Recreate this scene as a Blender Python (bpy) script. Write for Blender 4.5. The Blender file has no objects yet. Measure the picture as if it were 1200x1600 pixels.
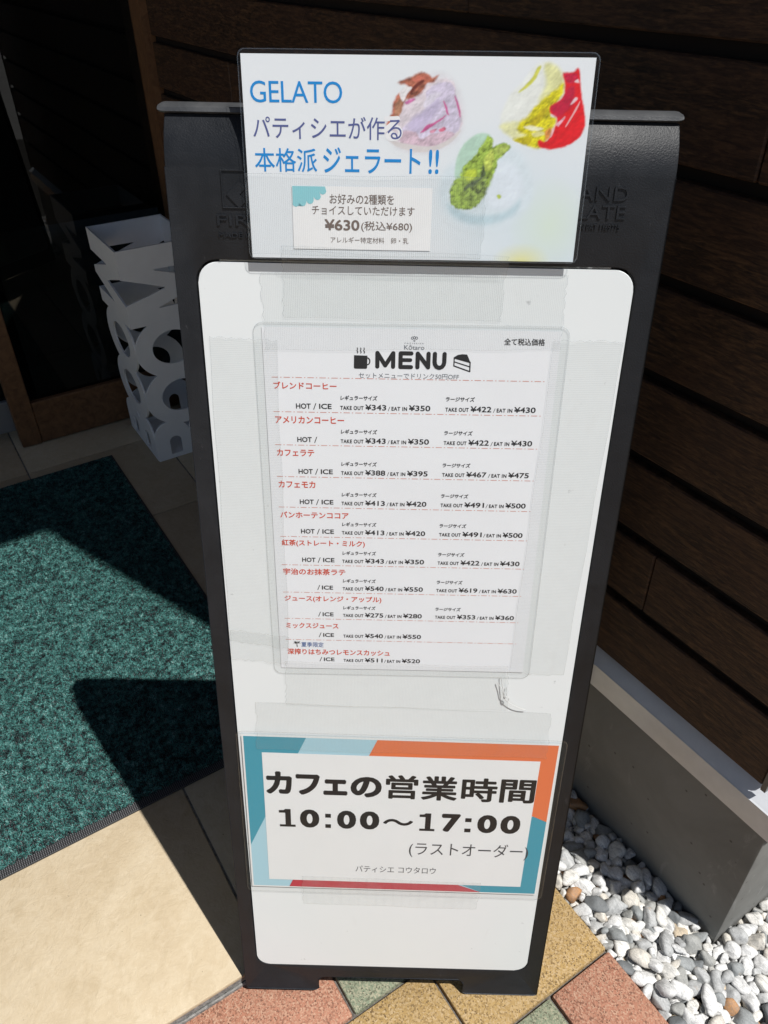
import bpy, bmesh, math, random
import numpy as np
from mathutils import Matrix, Vector

random.seed(7)
RNG = np.random.default_rng(11)
S = bpy.context.scene
C = S.collection
MM = 0.001

# ------------------------------------------------------------------ camera
cam = bpy.data.cameras.new('camera')
camo = bpy.data.objects.new('camera', cam)
C.objects.link(camo)
cam.sensor_fit = 'VERTICAL'
cam.sensor_height = 24.0
cam.lens = 18.248
cam.clip_start = 0.02
cam.clip_end = 1000.0
RW = ((0.53943002, 0.84196252, -0.01069415), (0.4985919, -0.32962175, -0.80172041), (-0.67854356, 0.42714004, -0.59760356))
cm = Matrix.Identity(4)
for i in range(3):
    cm[i][0] = RW[0][i]; cm[i][1] = -RW[1][i]; cm[i][2] = -RW[2][i]
cm[0][3], cm[1][3], cm[2][3] = 0.32219624, -0.20488045, 0.96530824
camo.matrix_world = cm
S.camera = camo

# ------------------------------------------------------------------ sky and sun
SUN_EL, SUN_AZ = math.radians(62.9), math.radians(21.5)
w = bpy.data.worlds.new('World'); S.world = w; w.use_nodes = True
nt = w.node_tree
for n in list(nt.nodes): nt.nodes.remove(n)
sky = nt.nodes.new('ShaderNodeTexSky'); sky.sky_type = 'NISHITA'; sky.sun_disc = False
sky.sun_elevation = SUN_EL; sky.sun_rotation = math.radians(90) - SUN_AZ
bg = nt.nodes.new('ShaderNodeBackground'); bg.inputs['Strength'].default_value = 0.05
wo = nt.nodes.new('ShaderNodeOutputWorld')
nt.links.new(sky.outputs[0], bg.inputs[0]); nt.links.new(bg.outputs[0], wo.inputs[0])
sl = bpy.data.lights.new('sun', 'SUN'); sl.energy = 5.0; sl.angle = math.radians(0.53); sl.color = (1.0, 0.98, 0.945)
so = bpy.data.objects.new('sun', sl); C.objects.link(so)
sd = Vector((math.cos(SUN_EL)*math.cos(SUN_AZ), math.cos(SUN_EL)*math.sin(SUN_AZ), math.sin(SUN_EL)))
so.rotation_mode = 'QUATERNION'; so.rotation_quaternion = sd.to_track_quat('Z', 'Y'); so.location = sd*6
S.view_settings.view_transform = 'Standard'; S.view_settings.look = 'None'
S.view_settings.gamma = 1.0; S.view_settings.exposure = 0.17; S.view_settings.use_curve_mapping = False
S.cycles.transparent_max_bounces = 24
S.cycles.max_bounces = 8

# ------------------------------------------------------------------ material helpers
def srgb(r, g, b):
    f = lambda c: (c/255/12.92) if c/255 <= 0.04045 else ((c/255+0.055)/1.055)**2.4
    return (f(r), f(g), f(b), 1.0)

class NT:
    def __init__(s, name):
        s.m = bpy.data.materials.new(name); s.m.use_nodes = True
        s.t = s.m.node_tree; s.n = s.t.nodes; s.b = s.n['Principled BSDF']; s.out = s.n['Material Output']
    def node(s, typ, ins=None, **kw):
        nd = s.n.new(typ)
        for k, v in kw.items(): setattr(nd, k, v)
        for k, v in (ins or {}).items(): s.put(nd.inputs[k], v)
        return nd
    def put(s, sock, v):
        if isinstance(v, bpy.types.NodeSocket): s.t.links.new(v, sock)
        else: sock.default_value = v
    def set(s, **kw):
        names = dict(col='Base Color', rough='Roughness', metal='Metallic', spec='Specular IOR Level', normal='Normal', coat='Coat Weight', coatr='Coat Roughness', sheen='Sheen Weight')
        for k, v in kw.items(): s.put(s.b.inputs[names[k]], v)
        return s
    def obj(s): return s.node('ShaderNodeTexCoord').outputs['Object']
    def geo(s): return s.node('ShaderNodeNewGeometry')
    def mapping(s, vec, scale=(1, 1, 1), loc=(0, 0, 0)):
        return s.node('ShaderNodeMapping', {'Vector': vec, 'Scale': scale, 'Location': loc}).outputs[0]
    def noise(s, vec, scale, detail=4, rough=0.55, dist=0.0):
        return s.node('ShaderNodeTexNoise', {'Vector': vec, 'Scale': scale, 'Detail': detail, 'Roughness': rough, 'Distortion': dist}).outputs['Fac']
    def voro(s, vec, scale, out='Distance'):
        return s.node('ShaderNodeTexVoronoi', {'Vector': vec, 'Scale': scale}).outputs[out]
    def ramp(s, fac, stops, interp='LINEAR'):
        r = s.node('ShaderNodeValToRGB', {'Fac': fac}); e = r.color_ramp; e.interpolation = interp
        while len(e.elements) < len(stops): e.elements.new(0.5)
        for el, (p, c) in zip(e.elements, stops):
            el.position = p; el.color = c if len(c) == 4 else (*c, 1)
        return r.outputs[0]
    def mix(s, fac, a, b, mode='MIX'):
        m = s.node('ShaderNodeMix', data_type='RGBA', blend_type=mode)
        s.put(m.inputs[0], fac); s.put(m.inputs[6], a); s.put(m.inputs[7], b)
        return m.outputs[2]
    def math(s, op, a, b=0.0, clamp=False):
        m = s.node('ShaderNodeMath', operation=op, use_clamp=clamp); s.put(m.inputs[0], a); s.put(m.inputs[1], b)
        return m.outputs[0]
    def bump(s, h, strength, dist=0.001, normal=None):
        b = s.node('ShaderNodeBump', {'Height': h, 'Strength': strength, 'Distance': dist})
        if normal is not None: s.put(b.inputs['Normal'], normal)
        return b.outputs[0]

def plain(name, col, rough=0.5, spec=0.5, metal=0.0):
    k = NT(name); k.set(col=col, rough=rough, spec=spec, metal=metal); return k.m

# ------------------------------------------------------------------ object helpers
def link(o, parent=None):
    C.objects.link(o)
    if parent is not None: o.parent = parent
    return o
def mesh_obj(name, verts, faces, mat=None, parent=None, smooth=None):
    me = bpy.data.meshes.new(name)
    me.from_pydata([tuple(v) for v in verts], [], faces)
    me.validate(); me.update()
    if mat is not None: me.materials.append(mat)
    o = link(bpy.data.objects.new(name, me), parent)
    if smooth is not None:
        for p in me.polygons: p.use_smooth = True
        me.set_sharp_from_angle(angle=math.radians(smooth))
    return o
def big_mesh(name, V, F, mat, parent=None, smooth=False):
    """numpy mesh, F is (n,k)"""
    me = bpy.data.meshes.new(name)
    nv, (nf, k) = len(V), F.shape
    me.vertices.add(nv); me.vertices.foreach_set('co', np.ascontiguousarray(V, dtype=np.float32).ravel())
    me.loops.add(nf*k); me.loops.foreach_set('vertex_index', np.ascontiguousarray(F, dtype=np.int32).ravel())
    me.polygons.add(nf); me.polygons.foreach_set('loop_start', np.arange(0, nf*k, k, dtype=np.int32))
    me.polygons.foreach_set('use_smooth', np.full(nf, smooth, dtype=bool))
    me.update(calc_edges=True); me.validate()
    me.materials.append(mat)
    return link(bpy.data.objects.new(name, me), parent)
def bm_obj(name, bm, mat, parent=None, smooth=None):
    bmesh.ops.recalc_face_normals(bm, faces=bm.faces)
    me = bpy.data.meshes.new(name); bm.to_mesh(me); bm.free()
    if mat is not None: me.materials.append(mat)
    o = link(bpy.data.objects.new(name, me), parent)
    if smooth is not None:
        for p in me.polygons: p.use_smooth = True
        me.set_sharp_from_angle(angle=math.radians(smooth))
    return o
def box(bm, x0, x1, y0, y1, z0, z1, bev=0.0, seg=1):
    r = bmesh.ops.create_cube(bm, size=1.0)
    vs = r['verts']
    for v in vs:
        v.co = Vector(((x0+x1)/2+v.co.x*(x1-x0), (y0+y1)/2+v.co.y*(y1-y0), (z0+z1)/2+v.co.z*(z1-z0)))
    if bev > 0:
        es = {e for v in vs for e in v.link_edges}
        bmesh.ops.bevel(bm, geom=list(es), offset=bev, segments=seg, profile=0.5, affect='EDGES')
def box_obj(name, dims, mat, parent=None, bev=0.0, seg=2):
    bm = bmesh.new(); box(bm, *dims, bev=bev, seg=seg)
    return bm_obj(name, bm, mat, parent, 40 if bev else None)
def tag(o, label=None, cat=None, group=None, kind=None):
    if label: o['label'] = label
    if cat: o['category'] = cat
    if group: o['group'] = group
    if kind: o['kind'] = kind
    return o
def empty(name, M=None, parent=None):
    o = bpy.data.objects.new(name, None); o.empty_display_size = 0.1; link(o, parent)
    if M is not None: o.matrix_world = M
    return o

# the sign's own frame: x right, y up along the front panel, z out of it, origin at the panel centre (mm)
MW = Matrix(((0.55540398, -0.13177326, 0.82107382), (0.83120599, 0.1176066, -0.54338319), (-0.02496033, 0.98427867, 0.1748499)))
SIGN0 = Vector((-0.0556477245, 0.04787880596, 0.41575248596))
def sign_pt(x, y, z=0.0): return SIGN0 + MW @ Vector((x*MM, y*MM, z*MM))
def sign_mat(x, y, z, ang=0.0):
    return Matrix.Translation(sign_pt(x, y, z)) @ MW.to_4x4() @ Matrix.Rotation(ang, 4, 'Z')

# ================================================================== SETTING
# --- ground
k = NT('pale_concrete'); ob = k.obj()
k.set(col=k.ramp(k.noise(ob, 9, 6), [(0.3, (0.33, 0.32, 0.30)), (0.7, (0.43, 0.42, 0.40))]), rough=0.9, normal=k.bump(k.noise(ob, 260, 4), 0.5, 0.004))
bm = bmesh.new(); bmesh.ops.create_circle(bm, cap_ends=True, radius=150, segments=64)
g = bm_obj('ground', bm, k.m); g.location = (0, 0, -0.05); tag(g, kind='structure')

# --- paver path
k = NT('paver_concrete'); ob = k.obj()
att = k.node('ShaderNodeAttribute', attribute_name='paver_color').outputs['Color']
sp = k.noise(ob, 520, 3, 0.7); vg = k.voro(ob, 620, 'Color')
vgs = k.node('ShaderNodeSeparateColor', {0: vg}).outputs[0]
blot = k.noise(ob, 14, 3)
col = k.mix(k.math('MULTIPLY', k.ramp(vgs, [(0.45, (0, 0, 0)), (1.0, (1, 1, 1))]), 0.75), att, k.mix(0.5, att, (0.62, 0.50, 0.36, 1)))
col = k.mix(k.ramp(vgs, [(0.0, (1, 1, 1)), (0.30, (0, 0, 0))]), col, k.mix(0.75, att, (0.05, 0.03, 0.02, 1)))
col = k.mix(k.ramp(k.noise(ob, 130, 5, 0.7), [(0.35, (0.22, 0.22, 0.22)), (0.55, (0, 0, 0))]), col, k.mix(0.6, att, (0.10, 0.06, 0.04, 1)))
col = k.mix(k.ramp(blot, [(0.3, (0.35, 0.35, 0.35)), (0.6, (0, 0, 0))]), col, k.mix(0.3, att, (0.2, 0.16, 0.12, 1)))
k.set(col=col, rough=0.85, spec=0.3, normal=k.bump(k.math('ADD', vgs, sp), 0.7, 0.001))
PAV = k.m
RED, YEL, GRN = (0.37, 0.165, 0.105), (0.38, 0.25, 0.095), (0.21, 0.245, 0.165)
pav = []
fixed = [(-105, -4.5, -250, -48.5, RED), (-105, -4.5, -45.5, 52, GRN), (-1.5, 97, -150, 47.5, YEL), (-1.5, 97, 50.5, 239.5, YEL),
         (100, 198, 50.5, 147, GRN), (100, 198, 150, 239.5, RED), (-105, -4.5, 55, 239.5, YEL)]
pav += fixed
rng = random.Random(4)
for bi in range(0, 24):
    x0 = -105+100.7*bi if bi < 3 else 200.5+101*(bi-3); x1 = x0+98
    y = {0: -253, 1: -153, 2: 47.5}.get(bi, 239.5)
    while y > -1800:
        L = rng.choice((97, 198))
        pav.append((x0, x1, y-L, y, rng.choice((RED, YEL, GRN, YEL, RED))))
        y -= L+3
bm = bmesh.new(); cl = bm.loops.layers.float_color.new('paver_color')
for (x0, x1, y0, y1, c) in pav:
    n0 = len(bm.faces)
    dz = rng.uniform(-0.6, 0.6)
    box(bm, x0*MM, x1*MM, y0*MM, y1*MM, -0.04, dz*MM, bev=0.003, seg=2)
    bm.faces.ensure_lookup_table()
    j = rng.uniform(0.92, 1.06)
    for f in bm.faces[n0:]:
        for l in f.loops: l[cl] = (c[0]*j, c[1]*j, c[2]*j, 1)
pv = bm_obj('pavement', bm, PAV, None, 30); tag(pv, kind='structure')
k = NT('joint_sand'); ob = k.obj()
k.set(col=k.ramp(k.noise(ob, 300, 5), [(0.3, (0.05, 0.045, 0.04)), (0.7, (0.17, 0.155, 0.14))]), rough=0.95, normal=k.bump(k.noise(ob, 500, 3), 0.6, 0.001))
bm = bmesh.new(); box(bm, -0.107, 2.32, -1.9, 0.2385, -0.045, -0.0065)
tag(bm_obj('paving_joint', bm, k.m), kind='structure')

# --- tiled entrance floor
k = NT('floor_tile'); ob = k.obj()
isl = k.geo().outputs['Random Per Island']
off = k.node('ShaderNodeVectorMath', {0: ob, 1: k.node('ShaderNodeCombineXYZ', {0: k.math('MULTIPLY', isl, 9.0), 1: k.math('MULTIPLY', isl, 5.0)}).outputs[0]}, operation='ADD').outputs[0]
c1 = k.ramp(k.noise(off, 9, 7, 0.62, 0.6), [(0.30, (0.445, 0.355, 0.235)), (0.52, (0.478, 0.388, 0.262)), (0.72, (0.510, 0.425, 0.300))])
c1 = k.mix(k.ramp(k.noise(off, 55, 6, 0.68, 0.8), [(0.45, (0, 0, 0)), (0.75, (0.6, 0.6, 0.6))]), c1, (0.56, 0.475, 0.345, 1))
c1 = k.mix(k.ramp(k.noise(off, 32, 6, 0.7, 1.0), [(0.34, (0.4, 0.4, 0.4)), (0.48, (0, 0, 0))]), c1, (0.385, 0.30, 0.185, 1))
c1 = k.mix(k.ramp(k.noise(off, 210, 2), [(0.762, (0, 0, 0)), (0.785, (0.8, 0.8, 0.8))]), c1, (0.06, 0.045, 0.03, 1))
c1 = k.mix(k.ramp(k.noise(off, 26, 4, 0.7), [(0.60, (0, 0, 0)), (0.78, (0.2, 0.2, 0.2))]), c1, (0.30, 0.235, 0.145, 1))
hh = k.math('ADD', k.noise(off, 75, 6, 0.65, 0.7), k.math('MULTIPLY', k.noise(off, 260, 3), 0.25))
k.set(col=c1, rough=0.72, spec=0.35, normal=k.bump(hh, 0.6, 0.0022))
bm = bmesh.new()
xs = [-100.5-300*i for i in range(0, 12)]
ys = [192+297*i for i in range(-7, 1)]
for xi in range(len(xs)-1):
    for yj in ys+[355+1.5]:
        y0, y1 = (yj-297+1.5, yj-1.5) if yj < 300 else (193.5, 355)
        box(bm, (xs[xi+1]+1.5)*MM, (xs[xi]-(1.5 if xi else 0))*MM, y0*MM, y1*MM, 0.0135, 0.020+rng.uniform(-.0002, .0002), bev=0.0016, seg=2)
tf = bm_obj('tile_floor', bm, k.m, None, 30); tag(tf, kind='structure')
k = NT('mortar'); ob = k.obj()
k.set(col=k.ramp(k.noise(ob, 160, 6, 0.7), [(0.3, (0.11, 0.108, 0.10)), (0.7, (0.36, 0.35, 0.33))]), rough=0.95, normal=k.bump(k.noise(ob, 240, 5, 0.7), 0.9, 0.003))
bm = bmesh.new(); box(bm, -3.3, -0.1012, -1.9, 0.355, -0.045, 0.0172)
box(bm, -0.1012, -0.0985, -1.9, 0.236, -0.045, 0.0055, bev=0.0015)
tag(bm_obj('tile_bed', bm, k.m), kind='structure')

# --- gravel bed soil
k = NT('soil'); ob = k.obj()
k.set(col=k.ramp(k.noise(ob, 120, 5), [(0.3, (0.03, 0.026, 0.022)), (0.7, (0.11, 0.10, 0.085))]), rough=1.0)
bm = bmesh.new(); box(bm, -0.09, 2.4, 0.2395, 0.366, -0.06, -0.03); box(bm, 0.159, 2.4, 0.366, 3.0, -0.06, -0.03)
tag(bm_obj('gravel_bed', bm, k.m), kind='structure')

# --- pebbles (stuff)
def ico(n):
    b = bmesh.new(); bmesh.ops.create_icosphere(b, subdivisions=n, radius=1.0)
    V = np.array([v.co[:] for v in b.verts]); F = np.array([[v.index for v in f.verts] for f in b.faces]); b.free()
    return V, F
IV, IF = ico(3)
def stone_shape():
    d = IV.copy(); r = np.ones(len(d))
    npl = RNG.integers(9, 16)
    for _ in range(npl):
        n = RNG.normal(size=3); n /= np.linalg.norm(n); o = RNG.uniform(0.50, 0.86)
        c = d @ n
        lim = np.where(c > 0.05, o/np.maximum(c, 0.05), 9.0)
        kk = 75.0
        r = -np.log(np.exp(-kk*r)+np.exp(-kk*lim))/kk
    f1, f2 = RNG.normal(size=(2, 3))*2.2
    r *= 1+0.035*np.sin(d @ f1+RNG.uniform(0, 6))+0.03*np.sin(d @ f2*1.7+RNG.uniform(0, 6))
    f3 = RNG.normal(size=3)*7
    r *= 1+0.012*np.sin(d @ f3+RNG.uniform(0, 6))
    return d*r[:, None]
SHAPES = [stone_shape() for _ in range(60)]
def in_bed(x, y, r):
    if y < 0.2405+r*0.55: return False
    if x < 0.160+r*0.6 and y > 0.357-r*0.6: return False
    if x < -0.088+r: return False
    return True
placed = []
def near(x, y, r, lay, fac):
    for (a, b, c) in lay:
        if (a-x)**2+(b-y)**2 < (fac*(c+r))**2: return True
    return False
VV, FF = [], []; nv = 0
for layer, (zc, fac, tries, rr) in enumerate(((-0.005, 0.74, 30000, (0.0040, 0.0118)), (-0.0115, 0.70, 22000, (0.0040, 0.0085)), (-0.018, 0.76, 6000, (0.006, 0.0105)))):
    cells = {}
    rad = np.sort(rr[0]+(rr[1]-rr[0])*RNG.beta(1.1, 2.6, tries))[::-1]
    for r in rad:
        x, y = RNG.uniform(-0.09, 0.52), RNG.uniform(0.24, 0.66)
        if not in_bed(x, y, r): continue
        ci, cj = int(x/0.03), int(y/0.03)
        nb = [q for i in range(-2, 3) for j in range(-2, 3) for q in cells.get((ci+i, cj+j), ())]
        if near(x, y, r, nb, fac): continue
        cells.setdefault((ci, cj), []).append((x, y, r))
        s = SHAPES[RNG.integers(len(SHAPES))]
        ax = np.array([RNG.uniform(1.0, 1.6), RNG.uniform(0.82, 1.06), RNG.uniform(0.60, 0.86)])*r*1.16
        a = RNG.uniform(0, 2*np.pi); ca, sa = np.cos(a), np.sin(a)
        ti = RNG.normal(0, 0.36); tj = RNG.normal(0, 0.36)
        Rz = np.array([[ca, -sa, 0], [sa, ca, 0], [0, 0, 1]])
        Rx = np.array([[1, 0, 0], [0, np.cos(ti), -np.sin(ti)], [0, np.sin(ti), np.cos(ti)]])
        Ry = np.array([[np.cos(tj), 0, np.sin(tj)], [0, 1, 0], [-np.sin(tj), 0, np.cos(tj)]])
        P = (s*ax) @ (Rz @ Rx @ Ry).T
        top = P[:, 2].max()
        z = min(zc-r*0.1+RNG.normal(0, 0.0024), 0.013-top)
        if y < 0.262: z -= 0.003
        P = P+np.array([x, y, z])
        VV.append(P); FF.append(IF+nv); nv += len(P)
k = NT('pebble_stone'); ob = k.obj(); isl = k.geo().outputs['Random Per Island']
base = k.ramp(isl, [(0.0, (0.75, 0.745, 0.73)), (0.26, (0.66, 0.66, 0.65)), (0.42, (0.78, 0.76, 0.71)), (0.53, (0.46, 0.465, 0.46)), (0.66, (0.30, 0.315, 0.315)), (0.76, (0.36, 0.36, 0.34)), (0.83, (0.155, 0.165, 0.17)), (0.87, (0.58, 0.48, 0.35)), (0.905, (0.44, 0.23, 0.10)), (0.945, (0.66, 0.62, 0.55))], 'CONSTANT')
isl2 = k.node('ShaderNodeCombineXYZ', {0: k.math('MULTIPLY', isl, 37.0), 1: k.math('MULTIPLY', isl, 11.0), 2: isl}).outputs[0]
pv2 = k.node('ShaderNodeVectorMath', {0: ob, 1: isl2}, operation='ADD').outputs[0]
vein = k.ramp(k.noise(k.mapping(pv2, (1, 2.6, 1.4)), 85, 6, 0.65, 1.2), [(0.36, (0.75, 0.75, 0.75)), (0.56, (0, 0, 0))])
col = k.mix(k.math('MULTIPLY', vein, 0.85), base, k.mix(0.75, base, (0.16, 0.165, 0.165, 1)))
rust = k.ramp(k.noise(pv2, 40, 4, 0.6), [(0.66, (0, 0, 0)), (0.76, (0.6, 0.6, 0.6))])
col = k.mix(rust, col, (0.42, 0.25, 0.11, 1))
fine = k.ramp(k.noise(pv2, 700, 4, 0.7), [(0.3, (0.72, 0.72, 0.72)), (0.6, (1, 1, 1))])
col = k.mix(1.0, col, fine, 'MULTIPLY')
k.set(col=col, rough=0.62, spec=0.4, normal=k.bump(k.math('ADD', k.noise(pv2, 200, 5, 0.65), k.math('MULTIPLY', k.noise(pv2, 900, 2), 0.3)), 0.5, 0.0012))
pb = big_mesh('pebbles', np.concatenate(VV), np.concatenate(FF), k.m, None, True)
tag(pb, 'white and grey rounded pebbles with a few rusty ones beside the pavers', 'pebbles', kind='stuff')

# ================================================================== BUILDING
bld = empty('cafe_building', Matrix.Translation((-0.6, 0.36, 0.0)))
tag(bld, 'shop building with dark brown wooden siding on a grey concrete base', 'building')
def kid(o, parent):
    mw = o.matrix_world.copy(); o.parent = parent; o.matrix_parent_inverse = Matrix.Identity(4)
    bpy.context.view_layer.update()
    return o
BL = bld.location.copy()
def bbm(name, fn, mat, parent=None, smooth=None):
    """mesh given in world coordinates, parented under the building (or one of its parts at the building's origin)"""
    bm = bmesh.new(); fn(bm)
    bmesh.ops.translate(bm, verts=bm.verts, vec=-BL)
    return bm_obj(name, bm, mat, parent if parent is not None else bld, smooth)

k = NT('dark_siding_wood'); ob = k.obj(); isl = k.geo().outputs['Random Per Island']
isl2 = k.node('ShaderNodeCombineXYZ', {0: k.math('MULTIPLY', isl, 23.0), 1: k.math('MULTIPLY', isl, 7.0), 2: k.math('MULTIPLY', isl, 5.0)}).outputs[0]
p0 = k.node('ShaderNodeVectorMath', {0: ob, 1: isl2}, operation='ADD').outputs[0]
gr = k.noise(k.mapping(p0, (1.0, 1.0, 7.5)), 26, 7, 0.68, 1.4)
gr2 = k.noise(k.mapping(p0, (1.0, 1.0, 5.0)), 95, 5, 0.6, 0.9)
gr3 = k.noise(k.mapping(p0, (1.0, 1.0, 3.0)), 9, 3, 0.5, 0.6)
gm = k.math('ADD', k.math('MULTIPLY', gr, 0.62), k.math('MULTIPLY', gr2, 0.38))
col = k.ramp(gm, [(0.38, (0.010, 0.006, 0.0045)), (0.48, (0.035, 0.0180, 0.0100)), (0.58, (0.088, 0.045, 0.021)), (0.70, (0.155, 0.086, 0.041))])
col = k.mix(k.ramp(gr3, [(0.4, (0.55, 0.55, 0.55)), (0.62, (0, 0, 0))]), col, k.mix(0.6, col, (0.055, 0.026, 0.016, 1)))
k.set(col=col, rough=0.62, spec=0.35, normal=k.bump(gm, 0.55, 0.003))
WOOD = k.m
def siding(bm):
    rs = random.Random(3)
    courses = [(281.0, 364.0)] + [(375.5+87.5*i, 451.5+87.5*i) for i in range(0, 26)]
    for ci, (z0, z1) in enumerate(courses):
        cuts = [-1368.0]
        if ci == 1: cuts += [-44.0]
        elif ci == 6: cuts += [-41.0]
        else: cuts += sorted(rs.uniform(-1250, -230) for _ in range(1))
        cuts.append(136.0)
        for a, b in zip(cuts, cuts[1:]):
            box(bm, (a+0.6)*MM, (b-0.6)*MM, 0.3515, 0.366, z0*MM, z1*MM, bev=0.0016, seg=1)
        ycuts = [354.0, rs.uniform(700, 1600), 3000.0]
        for a, b in zip(ycuts, ycuts[1:]):
            box(bm, 0.130, 0.139, (a+0.6)*MM, (b-0.6)*MM, z0*MM, z1*MM, bev=0.0016, seg=1)
bbm('siding', siding, WOOD, None, 30)
k = NT('groove_dark'); k.set(col=(0.014, 0.010, 0.008, 1), rough=0.8, spec=0.2); GROOVE = k.m
def sheath(bm):
    box(bm, -1.55, 0.1295, 0.3605, 0.50, 0.262, 2.58)
    box(bm, -0.05, 0.1293, 0.50, 3.0, 0.262, 2.58)
bbm('wall_backing', sheath, GROOVE)
k = NT('cast_concrete'); ob = k.obj()
c = k.ramp(k.noise(ob, 7, 7, 0.6, 0.5), [(0.3, (0.155, 0.154, 0.143)), (0.7, (0.235, 0.234, 0.22))])
c = k.mix(k.ramp(k.noise(k.mapping(ob, (1, 1, 0.5)), 16, 6, 0.7, 1.5), [(0.60, (0, 0, 0)), (0.72, (0.45, 0.45, 0.45))]), c, (0.36, 0.355, 0.34, 1))
c = k.mix(k.ramp(k.voro(ob, 46), [(0.05, (0.85, 0.85, 0.85)), (0.10, (0, 0, 0))]), c, (0.08, 0.075, 0.065, 1))
k.set(col=c, rough=0.85, spec=0.3, normal=k.bump(k.math('ADD', k.noise(ob, 60, 6, 0.6), k.math('MULTIPLY', k.noise(ob, 6, 3), 1.5)), 0.3, 0.002))
def conc(bm):
    box(bm, -1.44, 0.159, 0.358, 0.50, -0.05, 0.262, bev=0.0035, seg=2)
    box(bm, -0.02, 0.1588, 0.4995, 3.0, -0.05, 0.2615, bev=0.0035, seg=2)
bbm('concrete_foundation', conc, k.m, None, 40)
k = NT('painted_metal'); ob = k.obj()
k.set(col=k.ramp(k.noise(ob, 60, 5), [(0.3, (0.61, 0.63, 0.66)), (0.7, (0.67, 0.69, 0.72))]), rough=0.22, spec=0.7)
FLASH = k.m
def flash(bm):
    prof = [(0.345, 0.2262), (0.345, 0.2595), (0.3465, 0.2605), (0.3605, 0.2735), (0.3605, 0.2262)]
    L = [bm.verts.new((-1.368, y, z)) for y, z in prof]
    xo = lambda y: 0.159+0.358-y
    Rr = [bm.verts.new((xo(y), y, z)) for y, z in prof]
    E2 = [bm.verts.new((xo(y), 3.0, z)) for y, z in prof]
    n = len(prof)
    for i in range(n-1):
        bm.faces.new((L[i], L[i+1], Rr[i+1], Rr[i]))
        bm.faces.new((Rr[i], Rr[i+1], E2[i+1], E2[i]))
    bm.faces.new((L[-1], L[0], Rr[0], Rr[-1])); bm.faces.new((Rr[-1], Rr[0], E2[0], E2[-1]))
    bm.faces.new(L)
bbm('base_flashing', flash, FLASH)
k = NT('corner_metal'); k.set(col=(0.12, 0.115, 0.11, 1), rough=0.45, spec=0.5); CORN = k.m
bbm('corner_trim', lambda bm: (box(bm, 0.1362, 0.1415, 0.3490, 0.3535, 0.2785, 2.58),), CORN)
def canopy(bm):
    box(bm, -3.3, 0.158, -1.6, 3.0, 2.581, 2.95)
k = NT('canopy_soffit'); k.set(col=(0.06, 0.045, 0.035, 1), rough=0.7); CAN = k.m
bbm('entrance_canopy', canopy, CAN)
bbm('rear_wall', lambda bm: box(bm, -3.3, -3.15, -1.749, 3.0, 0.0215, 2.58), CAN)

# entrance door: fixed leaf beside the wall, frame and sliding leaf
k = NT('door_frame_wood'); ob = k.obj()
gm = k.noise(k.mapping(ob, (6, 2.0, 2.0)), 30, 6, 0.6, 0.8)
k.set(col=k.ramp(gm, [(0.3, (0.085, 0.040, 0.018)), (0.7, (0.19, 0.095, 0.042))]), rough=0.5, spec=0.4, normal=k.bump(gm, 0.2, 0.001))
DWOOD = k.m
k = NT('tinted_glass')
tr = k.node('ShaderNodeBsdfTransparent', {'Color': (0.22, 0.24, 0.24, 1)})
gl = k.node('ShaderNodeBsdfGlossy', {'Color': (1, 1, 1, 1), 'Roughness': 0.012})
fac_ = k.node('ShaderNodeLayerWeight', {0: 0.5}).outputs['Facing']
lw = k.math('MULTIPLY_ADD', k.math('POWER', fac_, 5.0), 0.9); k.n[-1].inputs[2].default_value = 0.03
mx = k.node('ShaderNodeMixShader', {0: lw, 1: tr.outputs[0], 2: gl.outputs[0]})
k.t.links.new(mx.outputs[0], k.out.inputs[0]); GLASS = k.m
door = bbm('glass_door', lambda bm: box(bm, -1.448, -1.411, -0.090, -0.046, 0.0225, 2.3, bev=0.002), DWOOD, None, 30)
bbm('bottom_rail', lambda bm: box(bm, -1.446, -1.4125, -0.0455, 0.337, 0.0228, 0.124, bev=0.002), DWOOD, door, 30)
bbm('top_rail', lambda bm: box(bm, -1.446, -1.4125, -0.0455, 0.337, 2.2, 2.2995, bev=0.002), DWOOD, door, 30)
bbm('glass_pane', lambda bm: box(bm, -1.432, -1.427, -0.0455, 0.337, 0.1242, 2.1998), GLASS, door)
bbm('door_post', lambda bm: box(bm, -1.447, -1.3685, 0.3385, 0.3600, 0.021, 2.5), DWOOD)
sl2 = bbm('sliding_door', lambda bm: box(bm, -1.500, -1.470, -1.0, -0.02, 0.040, 0.115, bev=0.002), plain('brushed_rail', (0.30, 0.31, 0.33, 1), 0.35, 0.5, 0.6), None, 30)
bbm('glass_pane', lambda bm: box(bm, -1.488, -1.483, -1.0, -0.02, 0.1152, 2.25), GLASS, sl2)
bbm('door_head', lambda bm: box(bm, -1.52, -1.40, -1.749, 0.3384, 2.301, 2.58), DWOOD)
bbm('side_panel', lambda bm: box(bm, -1.49, -1.44, -1.749, -1.005, 0.021, 2.3), DWOOD)

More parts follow.
